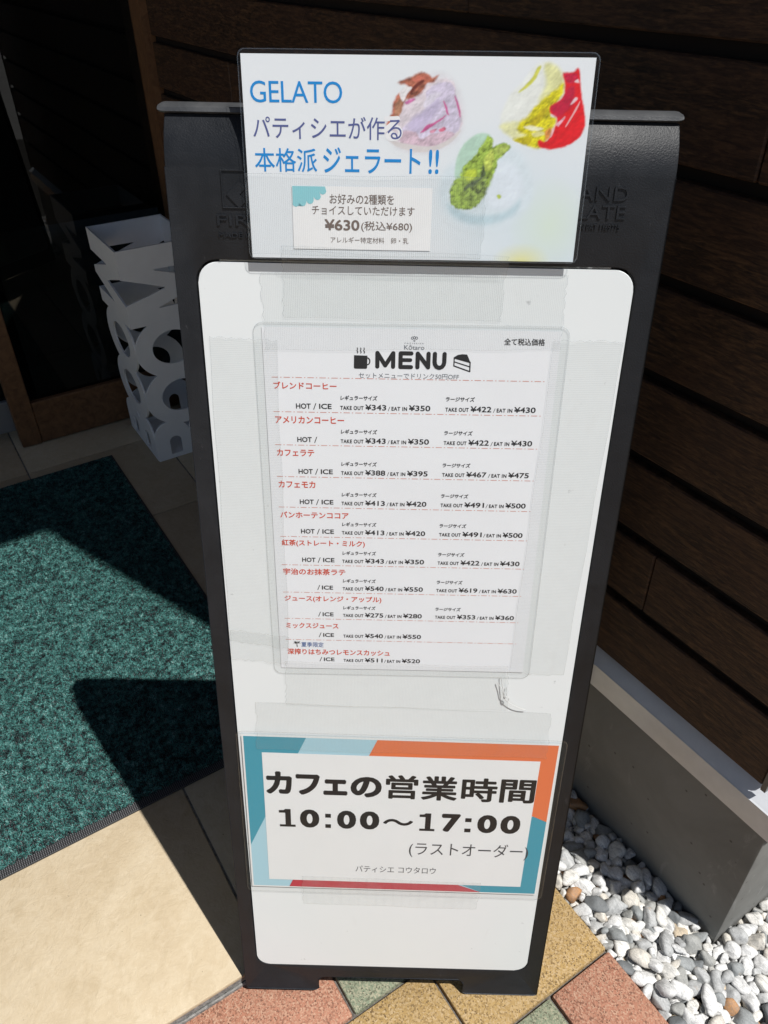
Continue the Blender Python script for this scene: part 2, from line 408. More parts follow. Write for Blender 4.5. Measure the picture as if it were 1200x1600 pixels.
# ================================================================== DOOR MAT
mat = empty('entrance_mat', Matrix.Translation((-0.82, -0.25, 0.0203)))
tag(mat, 'dark teal carpet doormat with black rubber edging on the tiles', 'doormat')
ML = Vector((-0.82, -0.25, 0.0203))
mx0, mx1, my0, my1 = -1.2705, -0.366, -0.53, 0.072
k = NT('mat_rubber'); ob = k.obj()
fx = k.math('ABSOLUTE', k.math('SINE', k.math('MULTIPLY', k.node('ShaderNodeSeparateXYZ', {0: ob}).outputs[0], math.pi/0.0024)))
fy = k.math('ABSOLUTE', k.math('SINE', k.math('MULTIPLY', k.node('ShaderNodeSeparateXYZ', {0: ob}).outputs[1], math.pi/0.0026)))
dots = k.ramp(k.math('MULTIPLY', fx, fy), [(0.62, (0, 0, 0)), (0.78, (1, 1, 1))])
k.set(col=k.mix(dots, (0.012, 0.012, 0.013, 1), (0.17, 0.17, 0.18, 1)), rough=0.55, normal=k.bump(dots, 0.6, 0.001))
def rub(bm):
    box(bm, mx0-ML.x, mx1-ML.x, my0-ML.y, my1-ML.y, 0.0, 0.0026, bev=0.0008)
bm = bmesh.new(); rub(bm); bm_obj('rubber_edge', bm, k.m, mat, 30)
k = NT('mat_pile'); isl = k.geo().outputs['Random Per Island']; ob = k.obj()
cl_ = k.noise(ob, 105, 3, 0.72)
v = k.math('ADD', k.math('MULTIPLY', isl, 0.27), k.math('MULTIPLY', cl_, 1.10))
k.set(col=k.ramp(v, [(0.53, (0.006, 0.009, 0.011)), (0.61, (0.016, 0.056, 0.054)), (0.70, (0.034, 0.130, 0.118)), (0.85, (0.080, 0.225, 0.208)), (0.98, (0.22, 0.34, 0.325))]), rough=0.65, spec=0.25)
PILE = k.m
bx0, bx1, by0, by1 = mx0+0.006-ML.x, mx1-0.013-ML.x, my0+0.01-ML.y, my1-0.005-ML.y
step = 0.0019
gx, gy = np.meshgrid(np.arange(bx0, bx1, step), np.arange(by0, by1, step))
px = gx.ravel()+RNG.uniform(-.5, .5, gx.size)*step; py = gy.ravel()+RNG.uniform(-.5, .5, gx.size)*step
ok = (px > bx0) & (px < bx1) & (py > by0) & (py < by1)
px, py = px[ok], py[ok]
def tufts(px, py, hs):
    n = len(px)
    lean = RNG.normal(0, 0.0017, (n, 2)); h = hs*(RNG.uniform(0.6, 1.12, n)+0.22*np.sin(px*520+2*np.sin(py*300))*np.sin(py*480+1.3*np.sin(px*350)))
    a = RNG.uniform(0, np.pi, n); wd = RNG.uniform(0.00035, 0.0007, n)
    dx, dy = np.cos(a)*wd, np.sin(a)*wd
    b = np.stack([px, py, np.full(n, 0.0027)], 1)
    m = b+np.stack([lean[:, 0]*0.45, lean[:, 1]*0.45, h*0.6], 1)
    t = b+np.stack([lean[:, 0]*1.5, lean[:, 1]*1.5, h], 1)
    sd_ = np.stack([dx, dy, np.zeros(n)], 1)
    tw = np.stack([-dy, dx, np.zeros(n)], 1)*0.5
    V = np.stack([b-sd_, b+sd_, m+sd_*1.15+tw, m-sd_*1.15-tw, t+sd_*0.7, t-sd_*0.7], 1).reshape(-1, 3)
    i = np.arange(n)[:, None]*6
    F = np.concatenate([i+np.array([[0, 1, 2, 3]]), i+np.array([[3, 2, 4, 5]])], 0)
    return V, F
V1, F1 = tufts(px, py, 0.0031)
V2, F2 = tufts(px+RNG.normal(0, .001, len(px)), py+RNG.normal(0, .001, len(px)), 0.0026)
V = np.concatenate([V1, V2]); F = np.concatenate([F1, F2+len(V1)])
V[:, 0] = np.clip(V[:, 0], bx0-0.0025, bx1+0.0025); V[:, 1] = np.clip(V[:, 1], by0-0.003, by1+0.003)
pile = big_mesh('carpet_pile', V, F, PILE, mat)

# ================================================================== UMBRELLA STAND (cut-out letters)
def letter_sdf(u, v, w):
    """inside test value (>0 solid) for the lettered wall, u across (0..w), v up (0..468), in mm"""
    s = 158.0/w; U = u*s
    # M
    m = np.minimum(v-314, 468-v)
    def wedge_left(v0, v1, ua, va):   # notch open at U=0
        t = np.clip(U/ua, 0, 1)
        lo, hi = v0+(va-v0)*t, v1+(va-v1)*t
        return np.minimum(np.minimum(v-lo, hi-v), ua-U)
    def wedge_right(ua, va, v0, v1):
        t = np.clip((U-ua)/(158-ua), 0, 1)
        lo, hi = va+(v0-va)*t, va+(v1-va)*t
        return np.minimum(np.minimum(v-lo, hi-v), U-ua)
    for wd in (wedge_left(361, 414, 87, 383), wedge_right(63, 422, 391, 423), wedge_right(61, 345, 344, 376)):
        m = np.minimum(m, -wd)
    def ring(vc):
        ro = np.sqrt(((U-78)/78.5)**2+((v-vc)/66.5)**2); ri = np.sqrt(((U-78)/43.5)**2+((v-vc)/36.5)**2)
        return np.minimum((1-ro)*66, (ri-1)*36)
    o = np.maximum(ring(258), ring(147))
    # B with its stem along the bottom
    def bowl(u0, u1):
        r = 38.0; cu = (u0+u1)/2; hw = (u1-u0)/2
        q1 = np.maximum(np.abs(U-cu)-(hw-r), 0); q2 = np.maximum(v-(92-r), 0)
        return np.minimum(r-np.sqrt(q1**2+q2**2), v)
    def hole(cu):
        q2 = np.maximum(v-40, 0)
        return np.minimum(13.5-np.sqrt((U-cu)**2+q2**2), v-10)
    b = np.maximum(bowl(0, 80), bowl(78, 158))
    b = np.minimum(b, np.minimum(-hole(45), -hole(112)))
    solid = np.maximum(np.maximum(m, o), b)
    # feet of the letters that meet at the corner posts
    return np.minimum(np.minimum(solid, np.minimum(u+0.01, w-u+0.01)), np.minimum(v+0.01, 468.01-v))
def sheet_from_sdf(w, h, step, thick):
    nu, nvv = int(round(w/step))+1, int(round(h/step))+1
    us = np.linspace(0, w, nu); vs = np.linspace(0, h, nvv)
    UU, VV_ = np.meshgrid(us, vs, indexing='ij')
    f = letter_sdf(UU, VV_, w)
    verts, idx, polys = [], {}, []
    def vid(key, pos):
        if key not in idx: idx[key] = len(verts); verts.append(pos)
        return idx[key]
    for i in range(nu-1):
        for j in range(nvv-1):
            cs = [(i, j), (i+1, j), (i+1, j+1), (i, j+1)]
            fv = [f[a, b] for a, b in cs]
            if max(fv) <= 0: continue
            poly = []
            for q in range(4):
                a, b = cs[q], cs[(q+1) % 4]; fa, fb = fv[q], fv[(q+1) % 4]
                if fa > 0: poly.append(vid(a, (us[a[0]], vs[a[1]])))
                if (fa > 0) != (fb > 0):
                    t = fa/(fa-fb); key = (min(a, b), max(a, b))
                    poly.append(vid(key, (us[a[0]]+(us[b[0]]-us[a[0]])*t, vs[a[1]]+(vs[b[1]]-vs[a[1]])*t)))
            if len(poly) >= 3: polys.append(poly)
    n = len(verts)
    V3 = [(x, y, 0.0) for x, y in verts]+[(x, y, -thick) for x, y in verts]
    ec = {}
    for p in polys:
        for a, b in zip(p, p[1:]+p[:1]):
            key = (min(a, b), max(a, b)); ec.setdefault(key, []).append((a, b))
    faces = [list(p) for p in polys]+[[q+n for q in reversed(p)] for p in polys]
    for kx, l in ec.items():
        if len(l) == 1: a, b = l[0]; faces.append([b, a, a+n, b+n])
    return V3, faces
k = NT('white_enamel'); ob = k.obj()
k.set(col=k.ramp(k.noise(ob, 30, 4), [(0.3, (0.84, 0.84, 0.835)), (0.7, (0.88, 0.88, 0.875))]), rough=0.4, spec=0.45)
ENAM = k.m
sx, sy, sz0 = -1.1835, 0.1525, 0.0205
st = empty('umbrella_stand', Matrix.Translation((sx-0.095, sy+0.08, sz0)))
tag(st, 'white box-shaped umbrella stand with large cut-out letters in the dark entrance', 'umbrella stand')
W1, W2 = 159.0, 193.0
def face_to(name, wdt, T):
    V3, fs = sheet_from_sdf(wdt, 468.0, 2.0, 4.0)
    vv = [T @ Vector((x*MM, y*MM, z*MM)) for x, y, z in V3]
    vv = [p-Vector((sx-0.095, sy+0.08, sz0)) for p in vv]
    return mesh_obj(name, vv, fs, ENAM, st)
def frame_mat(o, u, v, n):
    return Matrix(((u[0], v[0], n[0], o[0]), (u[1], v[1], n[1], o[1]), (u[2], v[2], n[2], o[2]), (0, 0, 0, 1)))
face_to('lettered_wall', W1, frame_mat((sx, sy, sz0), (0, 1, 0), (0, 0, 1), (1, 0, 0)))
face_to('lettered_wall', W2-0.2-4.0, frame_mat((sx-0.0041, sy+0.0001, sz0), (-1, 0, 0), (0, 0, 1), (0, -1, 0)))
face_to('lettered_wall', W1-8.2, frame_mat((sx-W2*MM, sy+(W1-4.1)*MM, sz0), (0, -1, 0), (0, 0, 1), (-1, 0, 0)))
face_to('lettered_wall', W2-4.2, frame_mat((sx-W2*MM, sy+W1*MM-0.0001, sz0), (1, 0, 0), (0, 0, 1), (0, 1, 0)))
bm = bmesh.new(); box(bm, sx-W2*MM+0.005-(sx-0.095), sx-0.005-(sx-0.095), sy+0.005-(sy+0.08), sy+W1*MM-0.005-(sy+0.08), 0.0, 0.004)
bm_obj('base_tray', bm, ENAM, st)

# ================================================================== SANDWICH BOARD
BASE = (1.35, -416.6, 0.0)
board = empty('sandwich_board', sign_mat(*BASE))
tag(board, 'black plastic A-frame sign board with a white panel outside the shop', 'sign board')
def sb(x, y, z): return Vector(((x-BASE[0])*MM, (y-BASE[1])*MM, (z-BASE[2])*MM))
k = NT('black_plastic'); ob = k.obj()
grain = k.noise(ob, 900, 3, 0.6); wear = k.noise(ob, 22, 6, 0.7, 0.8)
cold = k.ramp(wear, [(0.35, (0.0085, 0.0100, 0.0128)), (0.70, (0.0155, 0.0172, 0.0208))])
scr = k.ramp(k.noise(k.mapping(ob, (1, 0.25, 1)), 240, 3, 0.7, 1.0), [(0.68, (0, 0, 0)), (0.78, (0.55, 0.55, 0.55))])
cold = k.mix(scr, cold, (0.07, 0.07, 0.075, 1))
k.set(col=cold, rough=k.ramp(wear, [(0.3, (0.40, 0.40, 0.40)), (0.7, (0.54, 0.54, 0.54))]), spec=0.33, normal=k.bump(grain, 0.45, 0.0007))
BLACK = k.m
def rrect(x0, x1, y0, y1, r, n=7):
    pts = []
    for cx, cy, a0 in ((x1-r, y1-r, 0), (x0+r, y1-r, 90), (x0+r, y0+r, 180), (x1-r, y0+r, 270)):
        for i in range(n+1):
            a = math.radians(a0+90*i/n); pts.append((cx+r*math.cos(a), cy+r*math.sin(a)))
    return pts
def make_frame(name, parent, T, yb=-416.6, notch=True):
    """molded tray with a panel opening and a rolled shoulder at the top; T maps sign mm to local"""
    bm = bmesh.new(); XL, XR, YT = -163.3, 164.6, 432.0
    outer = [(XL, YT), (XL, 420.0), (XL, yb+3), (XL+1, yb+0.8), (XL+3.5, yb)]
    if notch: outer += [(-84.5, yb), (-81.5, yb+2.5), (-81.0, -399), (-79, -394.5), (-74.5, -393), (74, -393), (78.5, -394.5), (80.5, -399), (81.5, yb+2), (84, yb)]
    outer += [(XR-3.5, yb), (XR-1, yb+0.8), (XR, yb+3), (XR, 420.0), (XR, YT)]
    hole = rrect(-149.3, 149.9, max(-375.2, yb+42), 376.0, 14.8)
    vo = [bm.verts.new((x, y, 0)) for x, y in outer]; vh = [bm.verts.new((x, y, 0)) for x, y in hole]
    eo = [bm.edges.new((vo[i], vo[(i+1) % len(vo)])) for i in range(len(vo))]
    eh = [bm.edges.new((vh[i], vh[(i+1) % len(vh)])) for i in range(len(vh))]
    bmesh.ops.triangle_fill(bm, use_beauty=True, use_dissolve=False, edges=eo+eh)
    D = -18.0
    ex = [bm.verts.new((v.co.x, v.co.y, D)) for v in vo]
    for i in range(len(vo)-1): bm.faces.new((vo[i], vo[i+1], ex[i+1], ex[i]))
    hx = [bm.verts.new((v.co.x, v.co.y, -7.0)) for v in vh]
    for i in range(len(vh)): bm.faces.new((vh[i], vh[(i+1) % len(vh)], hx[(i+1) % len(vh)], hx[i]))
    # rolled shoulder
    prof = [(432+50*math.sin(math.radians(t)), -50+50*math.cos(math.radians(t)), 432+32*math.sin(math.radians(t)), -50+32*math.cos(math.radians(t))) for t in np.linspace(0, 39, 16)[1:]]
    prof.append((463.8, -19.0, 453.0, -25.5))
    pl, pr = vo[0], vo[-1]; el, er = ex[0], ex[-1]
    for y, z, y2, z2 in prof:
        l, r = bm.verts.new((XL, y, z)), bm.verts.new((XR, y, z))
        bm.faces.new((pl, pr, r, l))
        l2, r2 = bm.verts.new((XL, y2, z2)), bm.verts.new((XR, y2, z2))
        bm.faces.new((pl, l, l2, el)); bm.faces.new((pr, er, r2, r))
        pl, pr, el, er = l, r, l2, r2
    for v in bm.verts: v.co = T(*v.co)
    bm.normal_update()
    es = [e for e in bm.edges if len(e.link_faces) == 2 and e.calc_face_angle(0) > math.radians(50)]
    bmesh.ops.bevel(bm, geom=es, offset=0.0011, segments=2, profile=0.5, affect='EDGES')
    return bm_obj(name, bm, BLACK, parent, 32)
ff = make_frame('front_frame', board, sb)
def sbox(name, x0, x1, y0, y1, z0, z1, mat_, parent, bev=0.8):
    bm = bmesh.new(); box(bm, x0, x1, y0, y1, z0, z1, bev=bev, seg=2)
    for v in bm.verts: v.co = sb(*v.co)
    return bm_obj(name, bm, mat_, parent, 40)
sbox('bottom_bar', -92, 92, -401.5, -389.5, -17, -8, BLACK, ff)
# hinge cap
bm = bmesh.new(); capx = (-166.9, 166.0)
cp = [(463.9, -9.5), (464.8, -8.2), (467.2, -8.8), (469.3, -11.5), (470.4, -16.0), (470.4, -22), (470.0, -28), (468.6, -32), (464.8, -34), (463.9, -33)]
ringsv = []
for x, sc in ((capx[0], 0.6), (capx[0]+1.6, 0.88), (capx[0]+4, 1.0), (capx[1]-4, 1.0), (capx[1]-1.6, 0.88), (capx[1], 0.6)):
    ringsv.append([bm.verts.new(sb(x, 467+(y-467)*sc, -21+(z+21)*(0.95+0.05*sc))) for y, z in cp])
for a, b in zip(ringsv, ringsv[1:]):
    for i in range(len(cp)): bm.faces.new((a[i], a[(i+1) % len(cp)], b[(i+1) % len(cp)], b[i]))
bm.faces.new(ringsv[0]); bm.faces.new(ringsv[-1])
k = NT('grey_plastic'); ob = k.obj()
k.set(col=k.ramp(k.noise(ob, 40, 6, 0.7), [(0.3, (0.035, 0.037, 0.041)), (0.7, (0.075, 0.077, 0.08))]), rough=0.42, spec=0.5, normal=k.bump(k.noise(ob, 700, 3), 0.25, 0.0006))
bm_obj('hinge_cap', bm, k.m, board, 35)
# white panel
k = NT('white_panel'); ob = k.obj()
c = k.ramp(k.noise(ob, 5, 4), [(0.3, (0.715, 0.748, 0.755)), (0.7, (0.745, 0.775, 0.782))])
c = k.mix(k.ramp(k.noise(ob, 85, 3, 0.6), [(0.705, (0, 0, 0)), (0.77, (0.6, 0.6, 0.6))]), c, (0.34, 0.35, 0.36, 1))
c = k.mix(k.ramp(k.noise(k.mapping(ob, (1, 3, 1)), 38, 5, 0.7, 2.0), [(0.66, (0, 0, 0)), (0.76, (0.30, 0.30, 0.30))]), c, (0.5, 0.51, 0.52, 1))
c = k.mix(k.ramp(k.noise(k.mapping(ob, (4, 1, 1)), 14, 4, 0.6, 0.5), [(0.62, (0, 0, 0)), (0.75, (0.18, 0.18, 0.18))]), c, (0.60, 0.61, 0.60, 1))
k.set(col=c, rough=0.3, spec=0.45)
WPAN = k.m
def prism(name, pts, z0, z1, mat_, parent, T, bev=0.0):
    bm = bmesh.new()
    a = [bm.verts.new((x, y, z1)) for x, y in pts]; b = [bm.verts.new((x, y, z0)) for x, y in pts]
    bm.faces.new(a); bm.faces.new(list(reversed(b)))
    for i in range(len(pts)): bm.faces.new((a[i], b[i], b[(i+1) % len(pts)], a[(i+1) % len(pts)]))
    if bev: bmesh.ops.bevel(bm, geom=[e for e in bm.edges if all(v.co.z == z1 for v in e.verts)], offset=bev, segments=1, affect='EDGES')
    for v in bm.verts: v.co = T(*v.co)
    return bm_obj(name, bm, mat_, parent, 30)
prism('message_panel', rrect(-148.1, 148.6, -374.4, 374.4, 13.8), -5.5, -0.5, WPAN, board, sb, 0.4)
# rear leg frame, opened about the hinge
TH = math.radians(17.0); HY, HZ = 466.0, -21.0
def rear(x, y, z):
    dy, dz = y-HY, z-HZ
    dz = -dz
    c, s_ = math.cos(TH), math.sin(TH)
    y2, z2 = c*dy-s_*dz, s_*dy+c*dz
    return sb(-x+1.3, HY+y2, HZ+z2)
rf = make_frame('rear_frame', board, rear, yb=-386.0, notch=False)
prism('rear_panel', rrect(-148.1, 148.6, -343, 374.4, 13.8), -5.5, -0.5, WPAN, board, rear)

# ------------------------------------------------------------------ lettering
def glyphs(text, bold=0.0, spacing=1.0, shear=0.0):
    cu = bpy.data.curves.new('lettering', 'FONT'); cu.body = text; cu.size = 1.0; cu.offset = bold; cu.resolution_u = 4
    cu.space_character = spacing; cu.shear = shear
    o = bpy.data.objects.new('lettering', cu); C.objects.link(o)
    bpy.context.view_layer.update()
    ev = o.evaluated_get(bpy.context.evaluated_depsgraph_get()); me = ev.to_mesh()
    V = np.array([v.co[:2] for v in me.vertices]); F = [list(p.vertices) for p in me.polygons]
    ev.to_mesh_clear(); bpy.data.objects.remove(o); bpy.data.curves.remove(cu)
    return V, F
class Print:
    """flat ink on a sheet, collected into one mesh; coordinates in the sheet's own mm"""
    def __init__(s): s.V, s.F = [], []
    def text(s, t, x0, x1, y0, y1, bold=0.0, ang=0.0, spacing=1.0, shear=0.0, z=0.0):
        V, F = glyphs(t, 0.0, spacing, shear)
        lv = np.zeros(len(V))
        if bold > 0:
            nd = 4 if bold < 0.02 else 8
            V0, F0 = V, F; n0 = len(V0); sh = [(0, 0)]+[(bold*math.cos(2*math.pi*(i+.5)/nd), bold*math.sin(2*math.pi*(i+.5)/nd)) for i in range(nd)]
            V = np.concatenate([V0+np.array(q) for q in sh]); F = [[i+n0*j for i in f] for j in range(len(sh)) for f in F0]
            lv = np.repeat(np.arange(len(sh))*0.003, n0)
        mn, mxx = V.min(0), V.max(0)
        P = (V-mn)/(mxx-mn)*np.array([x1-x0, y1-y0])
        if ang:
            c, q = math.cos(ang), math.sin(ang); P = np.stack([c*P[:, 0]-q*P[:, 1], q*P[:, 0]+c*P[:, 1]], 1)
        P = P+np.array([x0, y0]); n = len(s.V)
        s.V += [(a, b, z+l_) for (a, b), l_ in zip(P, lv)]; s.F += [[i+n for i in f] for f in F]
        return s
    def poly(s, pts, z=0.0):
        n = len(s.V); s.V += [(a, b, z) for a, b in pts]; s.F.append(list(range(n, n+len(pts)))); return s
    def rect(s, x0, x1, y0, y1, z=0.0): return s.poly([(x0, y0), (x1, y0), (x1, y1), (x0, y1)], z)
    def ring(s, cx, cy, rx, ry, t, a0=0, a1=360, n=24, z=0.0):
        for i in range(n):
            q = [math.radians(a0+(a1-a0)*(i+d)/n) for d in (0, 1)]
            s.poly([(cx+(rx+t*e)*math.cos(u), cy+(ry+t*e)*math.sin(u)) for u, e in ((q[0], .5), (q[1], .5), (q[1], -.5), (q[0], -.5))], z)
        return s
    def stroke(s, pts, wd, z=0.0):
        for (ax, ay), (bx, by) in zip(pts, pts[1:]):
            L = math.hypot(bx-ax, by-ay) or 1; nx, ny = -(by-ay)/L*wd/2, (bx-ax)/L*wd/2
            s.poly([(ax+nx, ay+ny), (ax-nx, ay-ny), (bx-nx, by-ny), (bx+nx, by+ny)], z)
        return s
    def build(s, name, mat_, parent, zoff, zf=None):
        V = [(x*MM, y*MM, (zoff+z+(zf(x, y) if zf else 0))*MM) for x, y, z in s.V]
        return mesh_obj(name, V, s.F, mat_, parent)

# raised marks moulded into the frame
def emboss(name, items, parent):
    p = Print()
    for (t, x0, x1, y0, y1, b) in items: p.text(t, x0, x1, y0, y1)
    V, F = p.V, p.F
    def shoulder(y):
        if y < 432: return 0.0
        a = math.asin(min(0.95, (y-432)/50)); return -50+50*math.cos(a)
    bm = bmesh.new(); vs = [bm.verts.new((x, y, 0)) for x, y, z in V]
    for f in F:
        try: bm.faces.new([vs[i] for i in f])
        except ValueError: pass
    r = bmesh.ops.extrude_face_region(bm, geom=list(bm.faces))
    for e in r['geom']:
        if isinstance(e, bmesh.types.BMVert): e.co.z += 1.0
    for v in bm.verts: v.co = sb(v.co.x, v.co.y, v.co.z-0.15+shoulder(v.co.y))
    return bm_obj(name, bm, BLACK, parent, 30)
for it in [('FIR', -131.9, -110.5, 398.0, 404.8, 0.0), ('MADE IN', -131.6, -108.0, 390.5, 393.3, 0.0),
        ('AND', 103.5, 136.0, 417.8, 426.4, 0.02), ('LATE', 104.0, 135.4, 406.7, 415.1, 0.02), ('SIGN PAT 1169775', 101.0, 132.8, 399.7, 403.4, 0.0)]: emboss('raised_lettering', [it], ff)
bm = bmesh.new()
for (x0, x1, y0, y1) in ((-127.7, -101, 431.0, 431.9), (-127.7, -101, 408.6, 409.4), (-127.7, -126.8, 409.5, 430.9)):
    box(bm, x0, x1, y0, y1, -0.2, 0.8, bev=0.15)
for q in bm.verts: q.co = sb(*q.co)
bm_obj('raised_square', bm, BLACK, ff)
prism('raised_arrow', [(-124.7, 417.1), (-116, 425.5), (-112, 421), (-116, 417.1), (-112, 413.3), (-116.5, 408.9)], -0.2, 0.8, BLACK, ff, sb)

# ================================================================== PRINTED SHEETS
k = NT('clear_laminate')
tr = k.node('ShaderNodeBsdfTransparent', {'Color': (0.975, 0.98, 0.98, 1)})
gl = k.node('ShaderNodeBsdfGlossy', {'Color': (1, 1, 1, 1), 'Roughness': 0.14})
df = k.node('ShaderNodeBsdfDiffuse', {'Color': (0.8, 0.82, 0.85, 1)})
fac_ = k.node('ShaderNodeLayerWeight', {0: 0.5}).outputs['Facing']
fr = k.math('MULTIPLY_ADD', k.math('POWER', fac_, 5.0), 0.8); k.n[-1].inputs[2].default_value = 0.017
m1 = k.node('ShaderNodeMixShader', {0: 0.006, 1: tr.outputs[0], 2: df.outputs[0]})
m2 = k.node('ShaderNodeMixShader', {0: fr, 1: m1.outputs[0], 2: gl.outputs[0]})
k.t.links.new(m2.outputs[0], k.out.inputs[0]); LAM = k.m
k = NT('laminate_edge')
tr = k.node('ShaderNodeBsdfTransparent', {'Color': (0.89, 0.905, 0.91, 1)})
df = k.node('ShaderNodeBsdfGlossy', {'Color': (0.8, 0.83, 0.86, 1), 'Roughness': 0.35})
m1 = k.node('ShaderNodeMixShader', {0: 0.18, 1: tr.outputs[0], 2: df.outputs[0]})
k.t.links.new(m1.outputs[0], k.out.inputs[0]); LAMEDGE = k.m
def paper_mat(name, col, var=0.03):
    k = NT(name); ob = k.obj()
    n = k.noise(ob, 16, 5, 0.6)
    a = tuple(c*(1-var) for c in col); b = tuple(min(1, c*(1+var)) for c in col)
    k.set(col=k.ramp(n, [(0.3, a), (0.7, b)]), rough=0.55, spec=0.3, normal=k.bump(n, 0.05, 0.002)); return k.m
def ink(name, col, rough=0.5): return plain(name, col, rough, 0.3)
def grid_sheet(name, x0, x1, y0, y1, step, mat_, parent, zf, zoff):
    nx, ny = max(1, int(math.ceil((x1-x0)/step))), max(1, int(math.ceil((y1-y0)/step)))
    V, F = [], []
    for j in range(ny+1):
        for i in range(nx+1):
            x, y = x0+(x1-x0)*i/nx, y0+(y1-y0)*j/ny
            V.append((x*MM, y*MM, (zoff+zf(x, y))*MM))
    for j in range(ny):
        for i in range(nx):
            a = j*(nx+1)+i; F.append((a, a+1, a+nx+2, a+nx+1))
    return mesh_obj(name, V, F, mat_, parent, 180)
def rr_sheet(name, x0, x1, y0, y1, r, mat_, parent, zf, zoff, edge=True):
    """rounded laminate sheet, gridded, with a slim sealed rim"""
    bm = bmesh.new(); st_ = 6.0
    nx, ny = int(math.ceil((x1-x0)/st_)), int(math.ceil((y1-y0)/st_))
    vs = {}
    cx, cy, hx, hy = (x0+x1)/2, (y0+y1)/2, (x1-x0)/2, (y1-y0)/2
    def rnd(x, y):   # pull grid corners onto the rounded outline
        qx, qy = abs(x-cx)-(hx-r), abs(y-cy)-(hy-r)
        if qx > 0 and qy > 0:
            d = math.hypot(qx, qy); m_ = max(qx, qy)
            kk = m_/d; sxn, syn = math.copysign(1, x-cx), math.copysign(1, y-cy)
            return cx+sxn*(hx-r+qx*kk), cy+syn*(hy-r+qy*kk)
        return x, y
    xs_ = sorted(set([x0+(x1-x0)*i/nx for i in range(nx+1)]+[x0+r*f for f in (.25, .5, .75, 1)]+[x1-r*f for f in (.25, .5, .75, 1)]))
    ys_ = sorted(set([y0+(y1-y0)*i/ny for i in range(ny+1)]+[y0+r*f for f in (.25, .5, .75, 1)]+[y1-r*f for f in (.25, .5, .75, 1)]))
    for i, x in enumerate(xs_):
        for j, y in enumerate(ys_):
            a, b = rnd(x, y); vs[i, j] = bm.verts.new((a*MM, b*MM, (zoff+zf(a, b))*MM))
    for i in range(len(xs_)-1):
        for j in range(len(ys_)-1): bm.faces.new((vs[i, j], vs[i+1, j], vs[i+1, j+1], vs[i, j+1]))
    o = bm_obj(name, bm, mat_, parent, 180)
    if o.data.polygons[0].normal.z < 0: o.data.flip_normals()
    if edge:
        pts = rrect(x0, x1, y0, y1, r, 6); dense = []
        for (ax, ay), (bx, by) in zip(pts, pts[1:]+pts[:1]):
            n = max(1, int(math.hypot(bx-ax, by-ay)/6))
            dense += [(ax+(bx-ax)*t/n, ay+(by-ay)*t/n) for t in range(n)]
        V, F = [], []; n = len(dense)
        for (x, y) in dense:
            qx, qy = x-cx, y-cy
            f = 1-0.55/max(abs(hx), abs(hy))
            z = zoff+zf(x, y)
            inn = (cx+qx*(1-0.55/hx), cy+qy*(1-0.55/hy))
            V += [(x*MM, y*MM, (z+0.06)*MM), (inn[0]*MM, inn[1]*MM, (z+0.06)*MM), (x*MM, y*MM, (z-0.3)*MM)]
        for i in range(n):
            a, b = i*3, ((i+1) % n)*3
            F += [(a, b, b+1, a+1), (a+2, b+2, b, a)]
        mesh_obj('sealed_rim', V, F, LAMEDGE, o)
    return o
flat = lambda x, y: 0.0

# ---- menu sheet (hangs a few mm clear of the panel)
MS = 1-0.3/543.7
mcx, mcy = -13.96+(-0.76+13.96)*MS, 461.4+(183.5-461.4)*MS
menu = empty('menu_sheet', sign_mat(mcx, mcy, 0.0, 0.005))
tag(menu, 'white laminated drink menu with red item names taped on the panel', 'menu')
mwave = lambda x, y: 0.12*math.sin(y*0.021+0.6)*math.cos(x*0.016)+0.06*math.sin(y*0.047+x*0.01)
WHITEP = paper_mat('menu_paper', (0.785, 0.80, 0.825), 0.012)
grid_sheet('paper', -105*MS, 105*MS, -148.5*MS, 148.5*MS, 5.5, WHITEP, menu, mwave, 0.0)
INK_BLACK = ink('ink_black', (0.012, 0.012, 0.014, 1)); INK_RED = ink('ink_red', (0.60, 0.062, 0.022, 1)); INK_GREY = ink('ink_grey', (0.11, 0.125, 0.15, 1)); INK_NAVY = ink('ink_navy', (0.035, 0.10, 0.30, 1)); INK_LINE = ink('ink_line', (0.60, 0.20, 0.14, 1))
def mxy(x, y): return ((x-105)*MS, (148.5-y)*MS)
def mt(p, t, x0, x1, yb, yt, **kw):
    a, b = mxy(x0, yb); c, d = mxy(x1, yt); p.text(t, a, c, b, d, **kw)
base_y = [60.2, 86.4, 112.4, 138.2, 164.2, 190.3, 216.4, 242.7, 263.8, 289.4]
titles = [('ブレンドコーヒー', 45.0, 39.6, 52.0), ('アメリカンコーヒー', 71.4, 65.7, 57.2), ('カフェラテ', 97.6, 92.0, 34.4), ('カフェモカ', 123.9, 118.2, 34.5), ('バンホーテンココア', 150.2, 144.6, 59.9),
          ('紅茶(ストレート・ミルク)', 176.0, 169.6, 72.7), ('宇治のお抹茶ラテ', 202.2, 196.2, 56.9), ('ジュース(オレンジ・アップル)', 228.6, 222.2, 86.5), ('ミックスジュース', 255.0, 249.4, 50.5), ('深搾りはちみつレモンスカッシュ', 282.4, 276.2, 94.3)]
for t, yb, yt, x1 in titles:
    pr = Print(); mt(pr, t, 6.2, x1, yb, yt, bold=0.021); pr.build('item_name', INK_RED, menu, 0.10, mwave)
prices = [(343, 350, 422, 430, 1, 1), (343, 350, 422, 430, 1, 0), (388, 395, 467, 475, 1, 1), (413, 420, 491, 500, 1, 1), (413, 420, 491, 500, 1, 1), (343, 350, 422, 430, 1, 1), (540, 550, 619, 630, 0, 1), (275, 280, 353, 360, 0, 1), (540, 550, None, None, 0, 1), (511, 520, None, None, 0, 1)]
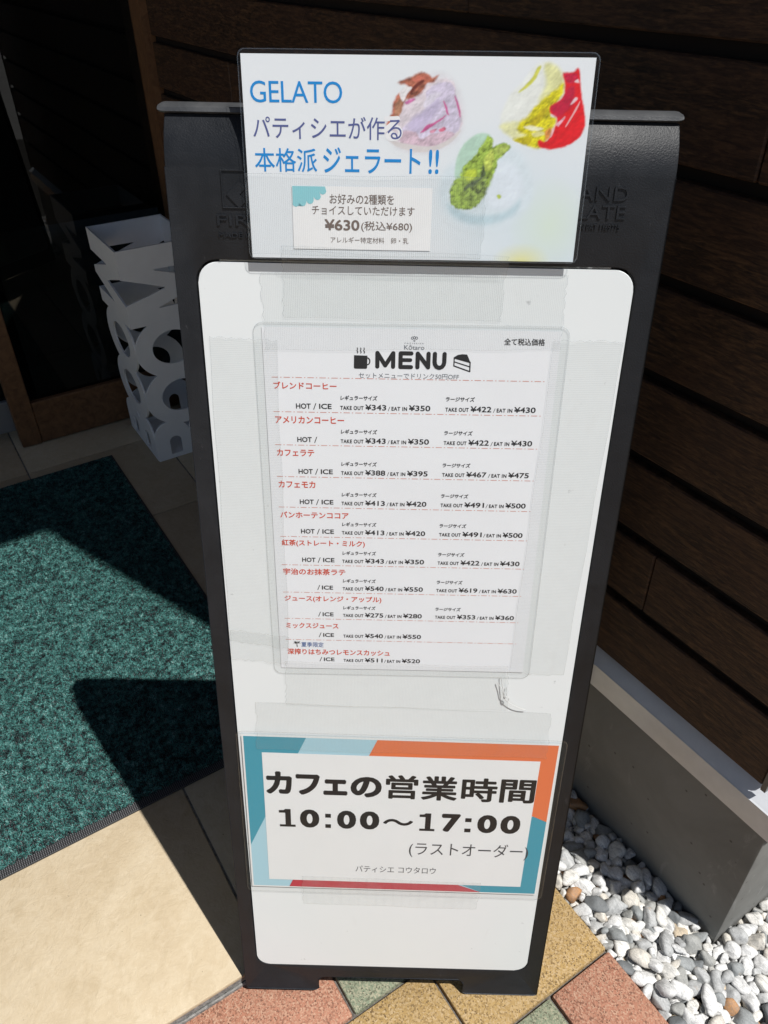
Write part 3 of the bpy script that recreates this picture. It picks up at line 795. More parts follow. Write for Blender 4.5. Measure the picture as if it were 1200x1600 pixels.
for i, (a, b, c, d, hot, ice) in enumerate(prices):
    B = base_y[i]; pb_ = Print()
    if hot: mt(pb_, 'HOT', 22.0, 32.9, B-0.3, B-4.4, bold=0.024)
    if hot:
        mt(pb_, '/', 34.6, 37.0, B+0.2, B-4.7)
        if ice: mt(pb_, 'ICE', 39.0, 48.2, B-0.4, B-4.4, bold=0.024)
    else:
        mt(pb_, '/', 33.6, 36.0, B, B-4.7); mt(pb_, 'ICE', 37.4, 46.6, B-0.4, B-4.3, bold=0.024)
    if i < 8:
        mt(pb_, 'レギュラーサイズ', 54.7, 81.7, B-7.4, B-11.0, bold=0.028, shear=0.12); mt(pb_, 'ラージサイズ', 131.5, 152.6, B-7.8, B-11.3, bold=0.028, shear=0.12)
    for x, (u, v_) in ((54.5, (a, b)), (131.5, (c, d))):
        if u is None: continue
        q = 1.0
        mt(pb_, 'TAKE OUT', x, x+17.1, B, B-3.1, bold=0.032, spacing=1.12)
        mt(pb_, '¥%d' % u, x+18.4, x+33.7, B, B-4.4, bold=0.020)
        mt(pb_, '/', x+35.0, x+36.6, B+0.3, B-3.0)
        mt(pb_, 'EAT IN', x+37.6, x+49.0, B, B-3.0, bold=0.032, spacing=1.12)
        mt(pb_, '¥%d' % v_, x+50.3, x+66.0, B, B-4.4, bold=0.020)
    pb_.build('price_line', INK_BLACK, menu, 0.10, mwave)
pb_ = Print(); mt(pb_, '全て税込価格', 170.4, 199.1, 10.4, 5.4, bold=0.02)
pb_.build('tax_note', INK_BLACK, menu, 0.10, mwave)
ph = Print()
def pen(p, pts, wd):
    for i, (a_, b_) in enumerate(zip(pts, pts[1:])):
        p.zq = getattr(p, 'zq', 0.0)+0.003
        p.stroke([a_, b_], wd, p.zq)
    for c_ in pts:
        p.zq += 0.003
        p.poly([(c_[0]+wd/2*math.cos(q*math.pi/8), c_[1]+wd/2*math.sin(q*math.pi/8)) for q in range(16)], p.zq)
def mpen(wd, *pts): pen(ph, [mxy(81.4+(x-81.6)*0.955, y) for x, y in pts], wd)
mpen(3.0, (81.6, 27.3), (81.6, 17.4), (87.5, 26.4), (93.4, 17.4), (93.4, 27.3))
mpen(3.0, (107.0-0.2, 17.4), (98.9, 17.4), (98.9, 27.3), (106.8, 27.3)); mpen(2.7, (99.5, 22.2), (106.2, 22.2))
mpen(3.0, (111.6, 27.3), (111.6, 17.4), (119.6, 27.3), (119.6, 17.4))
mpen(3.0, (124.3, 17.4), (124.3, 23.4), (124.7, 25.2), (125.8, 26.7), (127.5, 27.4), (128.4, 27.4), (130.0, 26.7), (131.1, 25.2), (131.5, 23.4), (131.5, 17.4))
ph.build('heading', INK_BLACK, menu, 0.10, mwave)
pg = Print(); mt(pg, 'セットメニューでドリンク50円OFF', 68.1, 140.1, 36.0, 31.9); pg.build('set_menu_note', INK_GREY, menu, 0.11, mwave)
pg = Print(); mt(pg, 'PATISSIER', 100.4, 114.1, 10.55, 9.75, spacing=1.6); pg.build('logo_subtitle', INK_GREY, menu, 0.11, mwave)
pg = Print(); mt(pg, 'Kōtaro', 100.3, 114.5, 14.7, 11.3); pg.build('logo_lettering', INK_GREY, menu, 0.11, mwave)
pg = Print()
for cx_, cy_ in ((105.9, 6.4), (107.3, 6.1), (108.8, 6.4)):
    a, b = mxy(cx_, cy_); pg.ring(a, b, 0.75, 0.85, 0.45, n=14)
a, b = mxy(107.35, 8.3); pg.ring(a, b, 0.45, 0.6, 0.35, n=12)
pg.build('logo_emblem', INK_GREY, menu, 0.11, mwave)
ic = Print()
def mp(*pts): return [mxy(x, y) for x, y in pts]
ic.poly(mp((64.8, 19.3), (74.3, 19.5), (74.1, 28.5), (73.4, 29.1), (65.3, 29.1), (64.6, 28.4)))
a, b = mxy(74.0, 23.6); ic.ring(a, b, 2.0, 2.5, 0.9, -88, 88)
for sx_ in (67.0, 69.4, 71.8):
    ic.stroke(mp((sx_, 17.9), (sx_+0.6, 17.0), (sx_-0.2, 15.9), (sx_+0.4, 14.8), (sx_, 13.8)), 0.62)
ic.build('cup_icon', INK_BLACK, menu, 0.12, mwave); ic = Print()
ic.poly(mp((135.6, 19.7), (138.4, 17.9), (141.6, 17.3), (145.0, 17.5), (147.3, 22.4), (147.3, 23.0)))
for y0_, y1_ in ((19.7, 23.0), (21.9, 25.2), (24.6, 28.6)): pass
ic.stroke(mp((136.0, 19.6), (136.0, 26.0)), 0.8); ic.stroke(mp((147.4, 22.6), (147.6, 30.2)), 0.9)
ic.stroke(mp((135.8, 20.1), (147.5, 23.2)), 0.9); ic.stroke(mp((135.8, 22.8), (147.5, 26.4)), 0.8); ic.stroke(mp((135.8, 25.8), (147.7, 29.9)), 0.9)
ic.build('cake_icon', INK_BLACK, menu, 0.12, mwave)
pp_ = Print()
pp_.poly(mp((14.4, 274.4), (15.3, 274.4), (14.9, 272.0), (15.2, 270.2), (14.5, 270.2), (14.3, 272.0)))
for dx_, dy_ in ((-3.4, 0.8), (-2.7, -1.3), (0.2, -1.9), (2.9, -1.2), (3.3, 0.8), (1.7, 1.6), (-1.8, 1.6)):
    pp_.poly(mp((14.8, 269.9), (14.8+dx_*0.5-dy_*0.18, 269.9+dy_*0.5-abs(dx_)*0.22), (14.8+dx_, 269.9+dy_), (14.8+dx_*0.5+dy_*0.14, 270.2+dy_*0.5)))
pp_.build('palm_icon', INK_BLACK, menu, 0.12, mwave)
pn = Print(); mt(pn, '夏季限定', 18.4, 37.5, 274.4, 269.2, bold=0.008); pn.build('season_note', INK_NAVY, menu, 0.11, mwave)
for i in range(10):
    pd = Print()
    y = 36.35+26.1*i if i < 9 else 266.8
    x = 5.3; big = True
    while x < 202.0:
        L = 4.6 if big else 1.0
        a, b = mxy(x, y); c, d = mxy(min(x+L, 202.2), y); pd.rect(a, c, b-0.21, b+0.21); x += L+1.5; big = not big
    pd.build('divider_line', INK_LINE, menu, 0.08, mwave)
rr_sheet('laminate', -111.2*MS, 111.0*MS, -154.6*MS, 151.8*MS, 7.0, LAM, menu, mwave, 0.28)

# ---- opening hours sheet
HS = 1-1.2/543.7
hrs = empty('opening_hours_sheet', sign_mat(-13.96+(0.488+13.96)*HS, 461.4+(-146.2-461.4)*HS, 1.2, -0.008))
tag(hrs, 'laminated opening hours notice with teal, orange and red border below the menu', 'notice')
hw = lambda x, y: 0.35*math.sin(x*0.02+0.4)*math.sin(y*0.02)
def hp(name, polys, mat_, z):
    p = Print()
    for q in polys: p.poly(q)
    # subdivide large flats so they follow the sheet
    V = [(x*MM, y*MM, (z+hw(x, y))*MM) for x, y, _ in p.V]
    o = mesh_obj(name, V, p.F, mat_, hrs); return o
X0, X1, Y0, Y1 = -146.0, 146.0, -102.0, 102.0
hw = flat
grid_sheet('paper', X0, X1, Y0, Y1, 8, paper_mat('hours_paper', (0.80, 0.80, 0.79), 0.012), hrs, hw, 0.0)
xi, xa, yi, ya = -144.3, 144.6, -100.2, 100.6
TEAL = ink('ink_teal', (0.060, 0.31, 0.41, 1)); LBLUE = ink('ink_light_blue', (0.40, 0.62, 0.71, 1)); ORAN = ink('ink_orange', (0.74, 0.185, 0.070, 1)); CRIM = ink('ink_crimson', (0.50, 0.042, 0.065, 1))
hp('light_blue_border', [[(xi, yi), (xa, yi), (xa, ya), (xi, ya)]], LBLUE, 0.06)
hp('teal_border', [[(xi, -41.0), (-86.7, ya), (xi, ya)]], TEAL, 0.12)
hp('teal_border', [[(xa, yi), (xa, 3.0), (131.0, 10.0), (60, -60), (60.0, -86.0), (88.8, yi)]], TEAL, 0.12)
hp('orange_border', [[(-21.3, ya), (-60, 0.0), (131.0, 10.0), (xa, 3.0), (xa, ya)]], ORAN, 0.18)
hp('red_border', [[(-107.6, yi), (-100, -80), (40, -80), (88.8, yi)]], CRIM, 0.24)
hp('white_centre', [[(-128.0, -90.2), (129.0, -90.2), (130.0, 80.8), (-128.0, 81.6)]], paper_mat('hours_centre_paper', (0.78, 0.79, 0.79), 0.02), 0.30)
ph = Print()
cw = [('カ', -125.8, -101.0, 29.6, 58.6), ('フ', -97.4, -74.6, 29.6, 56.0), ('ェ', -71.4, -48.5, 30.2, 50.5), ('の', -45.5, -16.0, 28.6, 55.0), ('営', -12.2, 18.4, 28.0, 58.6), ('業', 21.6, 55.8, 27.4, 58.6), ('時', 59.6, 93.4, 27.2, 57.8), ('間', 96.2, 129.4, 27.2, 57.4)]
for t, x0, x1, y0, y1 in cw: ph.text(t, x0, x1, y0, y1, bold=0.026 if t in '営業時間' else 0.05)
for t, x0, x1 in (('1', -115.0, -99.0), ('0', -94.5, -75.7), ('0', -58.4, -39.9), ('0', -36.2, -17.3), ('1', 21.4, 36.8), ('7', 43.2, 61.5), ('0', 78.1, 97.1), ('0', 100.6, 119.8)):
    if t == '1':   # drawn with a foot serif as printed
        cxm = x0+(x1-x0)*0.56; s_ = 2.7
        ph.rect(x0+0.6, x1, -13.9, -10.9); ph.rect(cxm-s_, cxm+s_, -10.9, 10.0)
        ph.poly([(x0+0.2, 8.2), (cxm-s_, 8.6), (cxm-s_, 4.9), (x0+0.2, 4.9)]); ph.poly([(cxm-s_, 8.6), (cxm-s_, 10.0), (cxm-s_-1.2, 8.5)])
    else: ph.text(t, x0, x1, -14.3, 10.2, bold=0.045)
for x0, x1 in ((-69.9, -64.4), (66.0, 72.1)):
    ph.rect(x0, x1, -13.9, -8.9); ph.rect(x0, x1, 0.0, 5.2)
ph.text('〜', -13.6, 15.6, -7.6, 1.0, bold=0.02)
ph.build('heading', INK_BLACK, hrs, 0.40, hw)
pg = Print()
pg.text('(ラストオーダー)', 13.1, 131.6, -51.2, -29.5)
pg.text('パティシエ コウタロウ', -39.8, 41.4, -75.4, -66.0)
pg.build('small_print', ink('ink_charcoal', (0.05, 0.053, 0.06, 1)), hrs, 0.40, hw)
rr_sheet('laminate', -150.8, 152.2, -108.2, 106.8, 6.0, LAM, hrs, hw, 0.60)

# ---- gelato poster (flat sheet standing above the rolled top)
gel = empty('gelato_poster', sign_mat(-2.8, 438.3, 4.5, 0.0053))
tag(gel, 'laminated gelato poster with three pictured scoops at the top of the board', 'poster')
k = NT('gelato_print'); ob = k.obj()
at = k.node('ShaderNodeAttribute', attribute_name='print_color').outputs['Color']
k.set(col=at, rough=0.5, spec=0.3)
GPR = k.m
PAPC = (0.755, 0.785, 0.815)
def smooth_closed(P, n=4):
    out = []; L = len(P)
    for i in range(L):
        p0, p1, p2, p3 = (np.array(P[(i+d) % L]) for d in (-1, 0, 1, 2))
        for t in np.arange(n)/n:
            out.append(0.5*((2*p1)+(-p0+p2)*t+(2*p0-5*p1+4*p2-p3)*t*t+(-p0+3*p1-3*p2+p3)*t**3))
    return np.array(out)
# paper with its printed pale tints (vertex colour print)
def tint(x, y):
    c = np.ones(x.shape+(3,))*np.array(PAPC)
    def lay(t, col): return c*(1-t[..., None])+np.array(col)*t[..., None]
    c = lay(0.8*np.clip((x-20)/60, 0, 1)*np.clip((32-y)/70, 0, 1), (0.62, 0.71, 0.77))
    c = lay(0.75*np.clip(1-np.hypot((x-88)/26, (y+36)/30), 0, 1)**0.8, (0.66, 0.76, 0.62))
    c = lay(0.95*np.clip(1-np.hypot((x-72)/20, (y+60)/13), 0, 1), (0.72, 0.70, 0.26))
    c = lay(0.5*np.clip(1-np.hypot((x-46)/48, (y+18)/44), 0, 1), (0.62, 0.74, 0.80))
    return c
def vnoise(x, y, seed):
    rs = np.random.default_rng(seed); T = rs.random((64, 64))
    xi, yi = np.floor(x).astype(int), np.floor(y).astype(int); fx, fy = x-xi, y-yi
    fx, fy = fx*fx*(3-2*fx), fy*fy*(3-2*fy)
    g = lambda a, b_: T[a % 64, b_ % 64]
    return (g(xi, yi)*(1-fx)+g(xi+1, yi)*fx)*(1-fy)+(g(xi, yi+1)*(1-fx)+g(xi+1, yi+1)*fx)*fy
def fbm(x, y, size, seed, octv=4):
    o_, amp, tot = 0, 1.0, 0
    for i in range(octv): o_ = o_+amp*vnoise(x/size*2**i+17*i, y/size*2**i+5*i, seed+i); tot += amp; amp *= 0.55
    return o_/tot
def inside(P, X, Y):
    """signed distance to a closed outline, positive inside"""
    P = smooth_closed(P, 3); d = np.full(X.shape, 1e9); w_ = np.zeros(X.shape, bool)
    for (ax, ay), (bx, by) in zip(P, np.roll(P, -1, 0)):
        ex_, ey_ = bx-ax, by-ay; L = ex_*ex_+ey_*ey_+1e-9
        t = np.clip(((X-ax)*ex_+(Y-ay)*ey_)/L, 0, 1)
        d = np.minimum(d, np.hypot(X-ax-t*ex_, Y-ay-t*ey_))
        cr = ((ay > Y) != (by > Y)) & (X < (bx-ax)*(Y-ay)/(by-ay+1e-12)+ax); w_ ^= cr
    return np.where(w_, d, -d)
def picture(name, x0, x1, y0, y1, layers, z, step=0.5):
    xs_, ys_ = np.arange(x0, x1, step), np.arange(y0, y1, step)
    X, Y = np.meshgrid(xs_, ys_, indexing='ij'); img = tint(X, Y); cov = np.zeros(X.shape)
    for li, (P, col, soft, size, amp, relief, warp) in enumerate(layers):
        sd_ = 40+li*9+int(x0) % 7
        wx, wy = (fbm(X, Y, 3.2, sd_+3)-0.5)*2*warp, (fbm(X, Y, 3.2, sd_+5)-0.5)*2*warp
        d = inside(P, X+wx, Y+wy); a = np.clip((d+soft)/(2*soft), 0, 1); a = a*a*(3-2*a)
        n = fbm(X+0.4*Y, Y-0.2*X, size, sd_, 5); gx_, gy_ = np.gradient(n, step)
        sh = 1+amp*(n-0.5)*2+relief*(gx_*-0.7+gy_*0.9)*size*0.5
        c = np.clip(np.array(col)*np.clip(sh, 0.18, 1.9)[..., None], 0, 0.86)
        img = img*(1-a[..., None])+c*a[..., None]; cov = np.maximum(cov, a)
    keep = cov > 0.004; ni, nj = X.shape
    idx_ = np.arange(ni*nj).reshape(ni, nj)
    k4 = keep[:-1, :-1] | keep[1:, :-1] | keep[1:, 1:] | keep[:-1, 1:]
    F = np.stack([idx_[:-1, :-1][k4], idx_[1:, :-1][k4], idx_[1:, 1:][k4], idx_[:-1, 1:][k4]], 1)
    used = np.unique(F); re_ = np.full(ni*nj, -1); re_[used] = np.arange(len(used))
    V = np.stack([X.ravel()*MM, Y.ravel()*MM, np.full(X.size, z*MM)], 1)[used]
    o = big_mesh(name, V, re_[F], GPR, gel)
    ca = o.data.color_attributes.new('print_color', 'FLOAT_COLOR', 'POINT')
    ca.data.foreach_set('color', np.concatenate([img.reshape(-1, 3)[used], np.ones((len(used), 1))], 1).astype(np.float32).ravel())
    return o
o = grid_sheet('paper', -106.6, 106.6, -59.0, 58.6, 2.0, GPR, gel, flat, 0.0)
ca = o.data.color_attributes.new('print_color', 'FLOAT_COLOR', 'POINT')
vx = np.array([v.co[:] for v in o.data.vertices])/MM; tc = tint(vx[:, 0], vx[:, 1])
ca.data.foreach_set('color', np.concatenate([tc, np.ones((len(tc), 1))], 1).astype(np.float32).ravel())
# layers: outline, colour, softness, grain size, contrast, relief, edge wander (mm)
PK = (0.52, 0.10, 0.27)
picture('berry_scoop_picture', -24, 34, 2, 56, [
 ([(-19, 19), (-12, 30), (-4, 42), (5, 48), (15, 50), (24, 44), (29, 32), (29.5, 21), (26, 13), (18, 8), (8, 5), (-3, 5), (-13, 8.5)], (0.70, 0.70, 0.74), 2.5, 9, 0.05, 0.1, 0.5),
 ([(-18.9, 20.2), (-10.6, 25.6), (-7.3, 33.0), (4.8, 42.4), (13.9, 46.6), (22.1, 44.7), (23.6, 38.5), (27.2, 31.3), (28.3, 22.9), (26.0, 17.0), (20.3, 11.5), (11.4, 8.1), (-0.6, 7.4), (-11.5, 10.0), (-17.0, 12.7)], (0.70, 0.63, 0.68), 0.7, 7, 0.18, 0.35, 0.9),
 ([(-18.9, 21.4), (-15.1, 27.6), (-13.2, 37.1), (-10.3, 38.6), (-6.0, 42.2), (-11.5, 44.2), (-3.5, 47.4), (2.2, 50.0), (6.9, 48.5), (9.2, 47.0), (13.3, 48.1), (10.5, 45.4), (6.1, 44.0), (3.7, 39.8), (-0.3, 36.7), (-6.1, 35.1), (-8.4, 30.9), (-10.6, 25.6), (-16.3, 21.2)], (0.42, 0.14, 0.085), 0.9, 4, 0.55, 1.0, 1.2),
 ([(-13, 30), (-11, 36), (-8.5, 34), (-10, 28), (-13, 24)], (0.44, 0.22, 0.13), 0.8, 4, 0.5, 0.8, 0.8),
 ([(-4, 45.5), (3, 48.5), (8, 46.5), (2, 44.8)], (0.52, 0.15, 0.10), 0.7, 4, 0.4, 0.6, 0.8),
 ([(-1, 43.4), (3, 46.2), (4.4, 45.4), (0.5, 42.2), (-3.4, 38.6), (-4.2, 39.2)], (0.15, 0.03, 0.02), 0.5, 4, 0.3, 0.3, 0.6),
 ([(-10.5, 38.6), (-8.5, 41.4), (-4.0, 42.0), (-3.4, 40.5), (-6.5, 37.8), (-8.0, 34.4), (-9.8, 35.6)], (0.74, 0.72, 0.73), 0.5, 4, 0.2, 0.4, 0.7),
 ([(-8.7, 19.7), (5.2, 28.9), (6.0, 39.9), (15.2, 44.6), (21.6, 43.1), (26.6, 29.2), (27.0, 20.7), (23.0, 16.4), (14.3, 11.8), (3.5, 10.2), (-9.8, 12.6)], (0.60, 0.545, 0.68), 0.8, 8, 0.16, 0.5, 1.0),
 ([(-4.6, 22.5), (4.6, 29.6), (9.8, 33.2), (13.2, 35.8), (14.6, 31.1), (9.0, 24.5), (3.2, 18.3), (-2.7, 16.1)], (0.53, 0.47, 0.64), 1.6, 6, 0.12, 0.3, 0.8),
 ([(5, 30.5), (12.5, 36.2), (14, 39.5), (8, 38), (4.5, 34)], (0.70, 0.66, 0.76), 0.9, 6, 0.15, 0.4, 0.8),
 ([(-9, 17.5), (0, 17), (3, 13.5), (10, 16.5), (20, 18), (24, 16), (18, 11.5), (8, 9.2), (-2, 9), (-10, 11.5)], (0.60, 0.45, 0.53), 0.7, 4.5, 0.28, 0.6, 1.0),
 ([(2.7, 16.7), (6.7, 21.5), (10.2, 22.6), (17.7, 27.0), (17.9, 26.2), (13.7, 23.4), (7.9, 19.4)], PK, 0.5, 3, 0.4, 0.4, 0.7),
 ([(16.2, 34.8), (17.7, 33.3), (20.1, 27.5), (18.6, 28.0)], PK, 0.5, 3, 0.3, 0.3, 0.5),
 ([(23.1, 37.5), (25.0, 34.9), (27.2, 28.7), (26.9, 26.0), (25.0, 31.3)], PK, 0.6, 3, 0.3, 0.3, 0.5),
 ([(-7.0, 34.6), (-0.9, 36.0), (-2.0, 34.2), (-6.1, 32.4)], (0.55, 0.16, 0.36), 0.6, 2, 0.6, 0.5, 0.7),
 ([(14, 19), (17.5, 20.4), (18.6, 19), (15.5, 17.6)], (0.58, 0.14, 0.22), 0.5, 2, 0.4, 0.4, 0.5),
 ([(9, 18.4), (13, 19.4), (12, 17.8), (9.4, 17)], (0.58, 0.25, 0.34), 0.5, 2, 0.5, 0.4, 0.5),
 ([(-17.6, 13.2), (-9.7, 11.4), (1.1, 9.9), (10.8, 9.5), (21.4, 14.0), (27.7, 18.9), (26.0, 15.6), (20.3, 10.5), (11.4, 6.8), (-0.6, 6.2), (-11.5, 9.0)], (0.64, 0.60, 0.60), 0.6, 8, 0.08, 0.1, 0.2)], 0.02)
picture('matcha_scoop_picture', 10, 82, -42, 24, [
 ([(22.1, -1), (16, -12), (16.6, -22), (22.0, -31.4), (36.4, -38.1), (51.5, -38.0), (65, -33.2), (73.8, -24.9), (76.0, -14.4), (72.6, -2.9), (65.6, 6.8), (56, 10), (44, 8)], (0.655, 0.735, 0.785), 3.5, 14, 0.04, 0.1, 0.4),
 ([(22, -24), (36, -30), (50, -30.5), (60, -27.5), (68, -20), (66, -29), (52, -35.5), (37, -35.8), (26, -31.5)], (0.50, 0.63, 0.69), 2.2, 10, 0.06, 0.1, 0.4),
 ([(47, -8), (53, 0), (60, 1), (67, -6), (69, -16), (64, -24), (54, -27), (47, -22)], (0.70, 0.765, 0.83), 3.0, 9, 0.04, 0.1, 0.4),
 ([(26.0, 0.8), (28.1, 8.0), (32.5, 13.4), (38.3, 16.8), (43.0, 17.3), (46.8, 15.2), (41.9, 8.2), (36.3, 2.4), (31.4, -2.4), (28.9, -9.0), (25.5, -8)], (0.47, 0.66, 0.54), 1.0, 10, 0.08, 0.15, 0.4),
 ([(29.0, -8.1), (30.5, -2.5), (35.6, 3.1), (40.6, 9.2), (45.6, 15.2), (48.1, 13.6), (48.4, 9.8), (51.2, 11.5), (56.0, 12.4), (59.1, 10.5), (58.2, 7.2), (54.8, 4.5), (52.0, 2.2), (51.7, -2.2), (49.6, -7.3), (47.5, -11.2), (45.5, -17.0), (40.4, -25.1), (32.5, -26.9), (25.6, -25.9), (22.9, -20.7), (23.2, -15.0), (25.4, -9.3)], (0.29, 0.41, 0.065), 0.8, 2.4, 0.75, 1.3, 1.7),
 ([(33, -12), (38, -8), (44, -5), (49, -6), (48, -12), (44, -19), (38, -23), (32, -20)], (0.215, 0.30, 0.055), 2.2, 2.4, 1.1, 1.6, 1.6),
 ([(31, -6), (35, -3), (39, -4), (38, -8), (33, -10)], (0.46, 0.56, 0.055), 1.0, 3.5, 0.35, 0.8, 1.2),
 ([(44, 3), (48, 8), (50, 4), (49, -2), (45, -4)], (0.45, 0.53, 0.10), 1.0, 2.6, 0.6, 1.2, 1.2),
 ([(50, 9), (56, 11), (58, 9), (55, 6), (51, 5)], (0.40, 0.50, 0.11), 0.8, 2.2, 0.6, 1.0, 1.0),
 ([(31.8, -14.9), (36.4, -10.9), (41.5, -8.2), (42.6, -1.5), (43.9, -1.0), (43.9, -7.6), (38.2, -12.6), (32.5, -16.2)], (0.085, 0.12, 0.05), 0.8, 2.0, 1.0, 0.8, 1.4),
 ([(53.0, -18.6), (54.8, -18.0), (56.1, -19.4), (54.4, -20.8)], (0.45, 0.55, 0.10), 0.5, 2, 0.2, 0.2, 0.3)], 0.035)
picture('lemon_scoop_picture', 48, 106.0, 4, 58.2, [
 ([(76.5, 33.4), (84.7, 35.0), (89.1, 39.9), (88.7, 47.6), (85.5, 52.3), (79.6, 55.6), (74.2, 56.0), (69.4, 53.2), (64.3, 46.0), (57.6, 39.6), (53.4, 31.6), (51.8, 23.7), (54.5, 18.2), (62.8, 13.2), (71.0, 9.7), (77.9, 8.8), (83, 13.9), (86.4, 24.1)], (0.76, 0.78, 0.74), 1.4, 12, 0.05, 0.15, 0.5),
 ([(74, 34), (78, 44), (76, 54), (80, 55.6), (85.5, 52.3), (88.7, 47.6), (89.1, 39.9), (84, 34)], (0.70, 0.70, 0.36), 1.8, 8, 0.15, 0.3, 0.8),
 ([(52, 22), (60, 24), (68, 22), (70, 14), (66, 11.8), (57, 16.4), (53, 19.4)], (0.70, 0.70, 0.40), 1.6, 8, 0.12, 0.3, 0.8),
 ([(62.4, 19.9), (68.3, 27.4), (73.3, 33.4), (79.4, 37.8), (83.8, 41.9), (88.5, 44.9), (88.1, 38.5), (82.6, 28.5), (86.3, 25.1), (83.6, 19.0), (77.7, 9.0), (66.9, 11.4), (61.3, 14.4), (68.5, 16.8)], (0.63, 0.565, 0.014), 1.2, 4, 0.40, 1.0, 1.4),
 ([(70, 23), (76, 30), (80, 33), (79, 28), (74, 22)], (0.50, 0.40, 0.010), 0.9, 3, 0.4, 0.6, 0.8),
 ([(62, 13.8), (67, 15.4), (72, 14.4), (70, 11.2), (65, 12.2)], (0.50, 0.42, 0.010), 0.6, 3, 0.3, 0.5, 0.6),
 ([(72.3, 53.6), (74.2, 53.2), (69.9, 45.0), (62.6, 40.1), (62.0, 40.6), (68.1, 46.4)], (0.60, 0.60, 0.10), 0.6, 3, 0.2, 0.3, 0.5),
 ([(66.6, 21.2), (72.8, 21.6), (79.0, 20.2), (73.0, 18.7)], (0.80, 0.78, 0.55), 0.7, 3, 0.1, 0.3, 0.5),
 ([(72, 17.6), (78, 18.6), (80, 17.2), (74, 15.6)], (0.76, 0.72, 0.30), 0.6, 3, 0.2, 0.3, 0.5),
 ([(87.4, 50.0), (90.5, 51.0), (93.8, 51.2), (95.7, 52.9), (97.5, 52.0), (98.7, 46.3), (100.3, 38.1), (104.0, 26.3), (104.0, 20.3), (100.5, 14.2), (93.6, 10.5), (84.8, 8.6), (77.2, 10.3), (76.9, 13.9), (82.0, 13.7), (86.1, 22.1), (86.1, 27.1), (82.6, 28.5), (81.6, 32.5), (87.3, 36.0), (89.6, 39.9), (89.0, 45.7)], (0.70, 0.010, 0.016), 0.75, 7, 0.14, 0.35, 0.6),
 ([(82.4, 32.6), (88.5, 36.2), (91.5, 42), (95, 43), (96, 36), (92, 30), (87, 26.5), (83.5, 28.8)], (0.50, 0.010, 0.045), 1.4, 6, 0.2, 0.4, 0.9),
 ([(88.5, 49.4), (92, 50.3), (95.5, 50), (96.5, 46.5), (91, 45)], (0.56, 0.012, 0.05), 0.7, 3, 0.3, 0.6, 0.6),
 ([(92.3, 21.7), (95.9, 28.7), (99.5, 35.6), (98.8, 32.2), (96.1, 27.2), (93.4, 22.2)], (0.78, 0.40, 0.42), 0.4, 4, 0.1, 0.1, 0.2),
 ([(94.2, 34.1), (96.5, 37.6), (98.0, 36.6), (95.3, 34.1)], (0.78, 0.55, 0.60), 0.5, 4, 0.1, 0.1, 0.3),
 ([(86.5, 23.1), (91.1, 27.1), (90.8, 25.2), (87.8, 21.6)], (0.78, 0.42, 0.50), 0.6, 2, 0.5, 0.3, 0.8),
 ([(82.8, 16.5), (84.6, 20.6), (85.8, 20.1), (84.0, 15.5)], (0.78, 0.48, 0.50), 0.5, 2, 0.4, 0.3, 0.6),
 ([(95.0, 45.8), (97.0, 47.2), (97.8, 45.3)], (0.78, 0.58, 0.62), 0.5, 2, 0.2, 0.2, 0.3),
 ([(80, 18), (83.5, 21), (84, 17), (81, 13.8)], (0.66, 0.26, 0.06), 0.9, 2, 0.5, 0.6, 0.6)], 0.02)
CYAN = ink('ink_cyan', (0.010, 0.24, 0.62, 1)); SLATE = ink('ink_slate', (0.095, 0.115, 0.29, 1))
p = Print(); p.text('GELATO', -102.0, -45.6, 32.6, 44.4, spacing=0.96); p.build('gelato_lettering', CYAN, gel, 0.11); p = Print()
p.text('本格派', -101.4, -62.0, -6.4, 7.3, bold=0.008); p.text('ジェラート', -58.0, 3.4, -6.6, 8.2, bold=0.012); p.text('!!', 8.6, 15.0, -6.4, 7.6, bold=0.015)
p.build('blue_lettering', CYAN, gel, 0.11)
p = Print(); p.text('パティシエが作る', -101.4, -8.8, 12.6, 25.4, bold=0.004); p.build('slate_lettering', SLATE, gel, 0.11)
p = Print(); p.text('る', -21.9, -8.2, 12.0, 26.2, bold=0.05); p.build('white_outline', ink('ink_white', (0.8, 0.8, 0.82, 1)), gel, 0.06)
rr_sheet('laminate', -108.6, 109.2, -60.0, 61.4, 4.5, LAM, gel, flat, 0.30)
# ---- price label on the poster
lab = empty('price_label', sign_mat(-2.8-33.2, 438.3-33.6, 4.86, 0.002))
tag(lab, 'small white price label with teal scalloped corner at the lower left of the gelato poster', 'label')
lx, ly = 33.2, 33.6
grid_sheet('paper', -45.3, 45.0, -19.7, 18.9, 8, paper_mat('label_paper', (0.79, 0.795, 0.80), 0.015), lab, flat, 0.0)
p = Print(); pts = [(-45.0, 18.7), (-24.0, 18.7)]
for (cx_, cy_) in ((-25.5, 16.2), (-29.0, 12.9), (-33.8, 10.4), (-38.6, 9.0), (-43.0, 8.6)):
    for a_ in (20, -20, -60, -100, -140): pts.append((cx_+2.4*math.cos(math.radians(a_-30)), cy_+2.4*math.sin(math.radians(a_-30))))
pts += [(-45.0, 8.0)]
p.poly(pts); p.build('scalloped_corner', ink('ink_pale_teal', (0.24, 0.56, 0.62, 1)), lab, 0.08)
def lt(p, t, x0, x1, y0, y1, **kw): p.text(t, x0+lx, x1+lx, y0+ly, y1+ly, **kw)
p = Print(); lt(p, 'お好みの2種類を', -54.3, -12.7, -25.2, -19.2, bold=0.006); lt(p, 'チョイスしていただけます', -65.9, 0.7, -31.8, -26.4, bold=0.004)
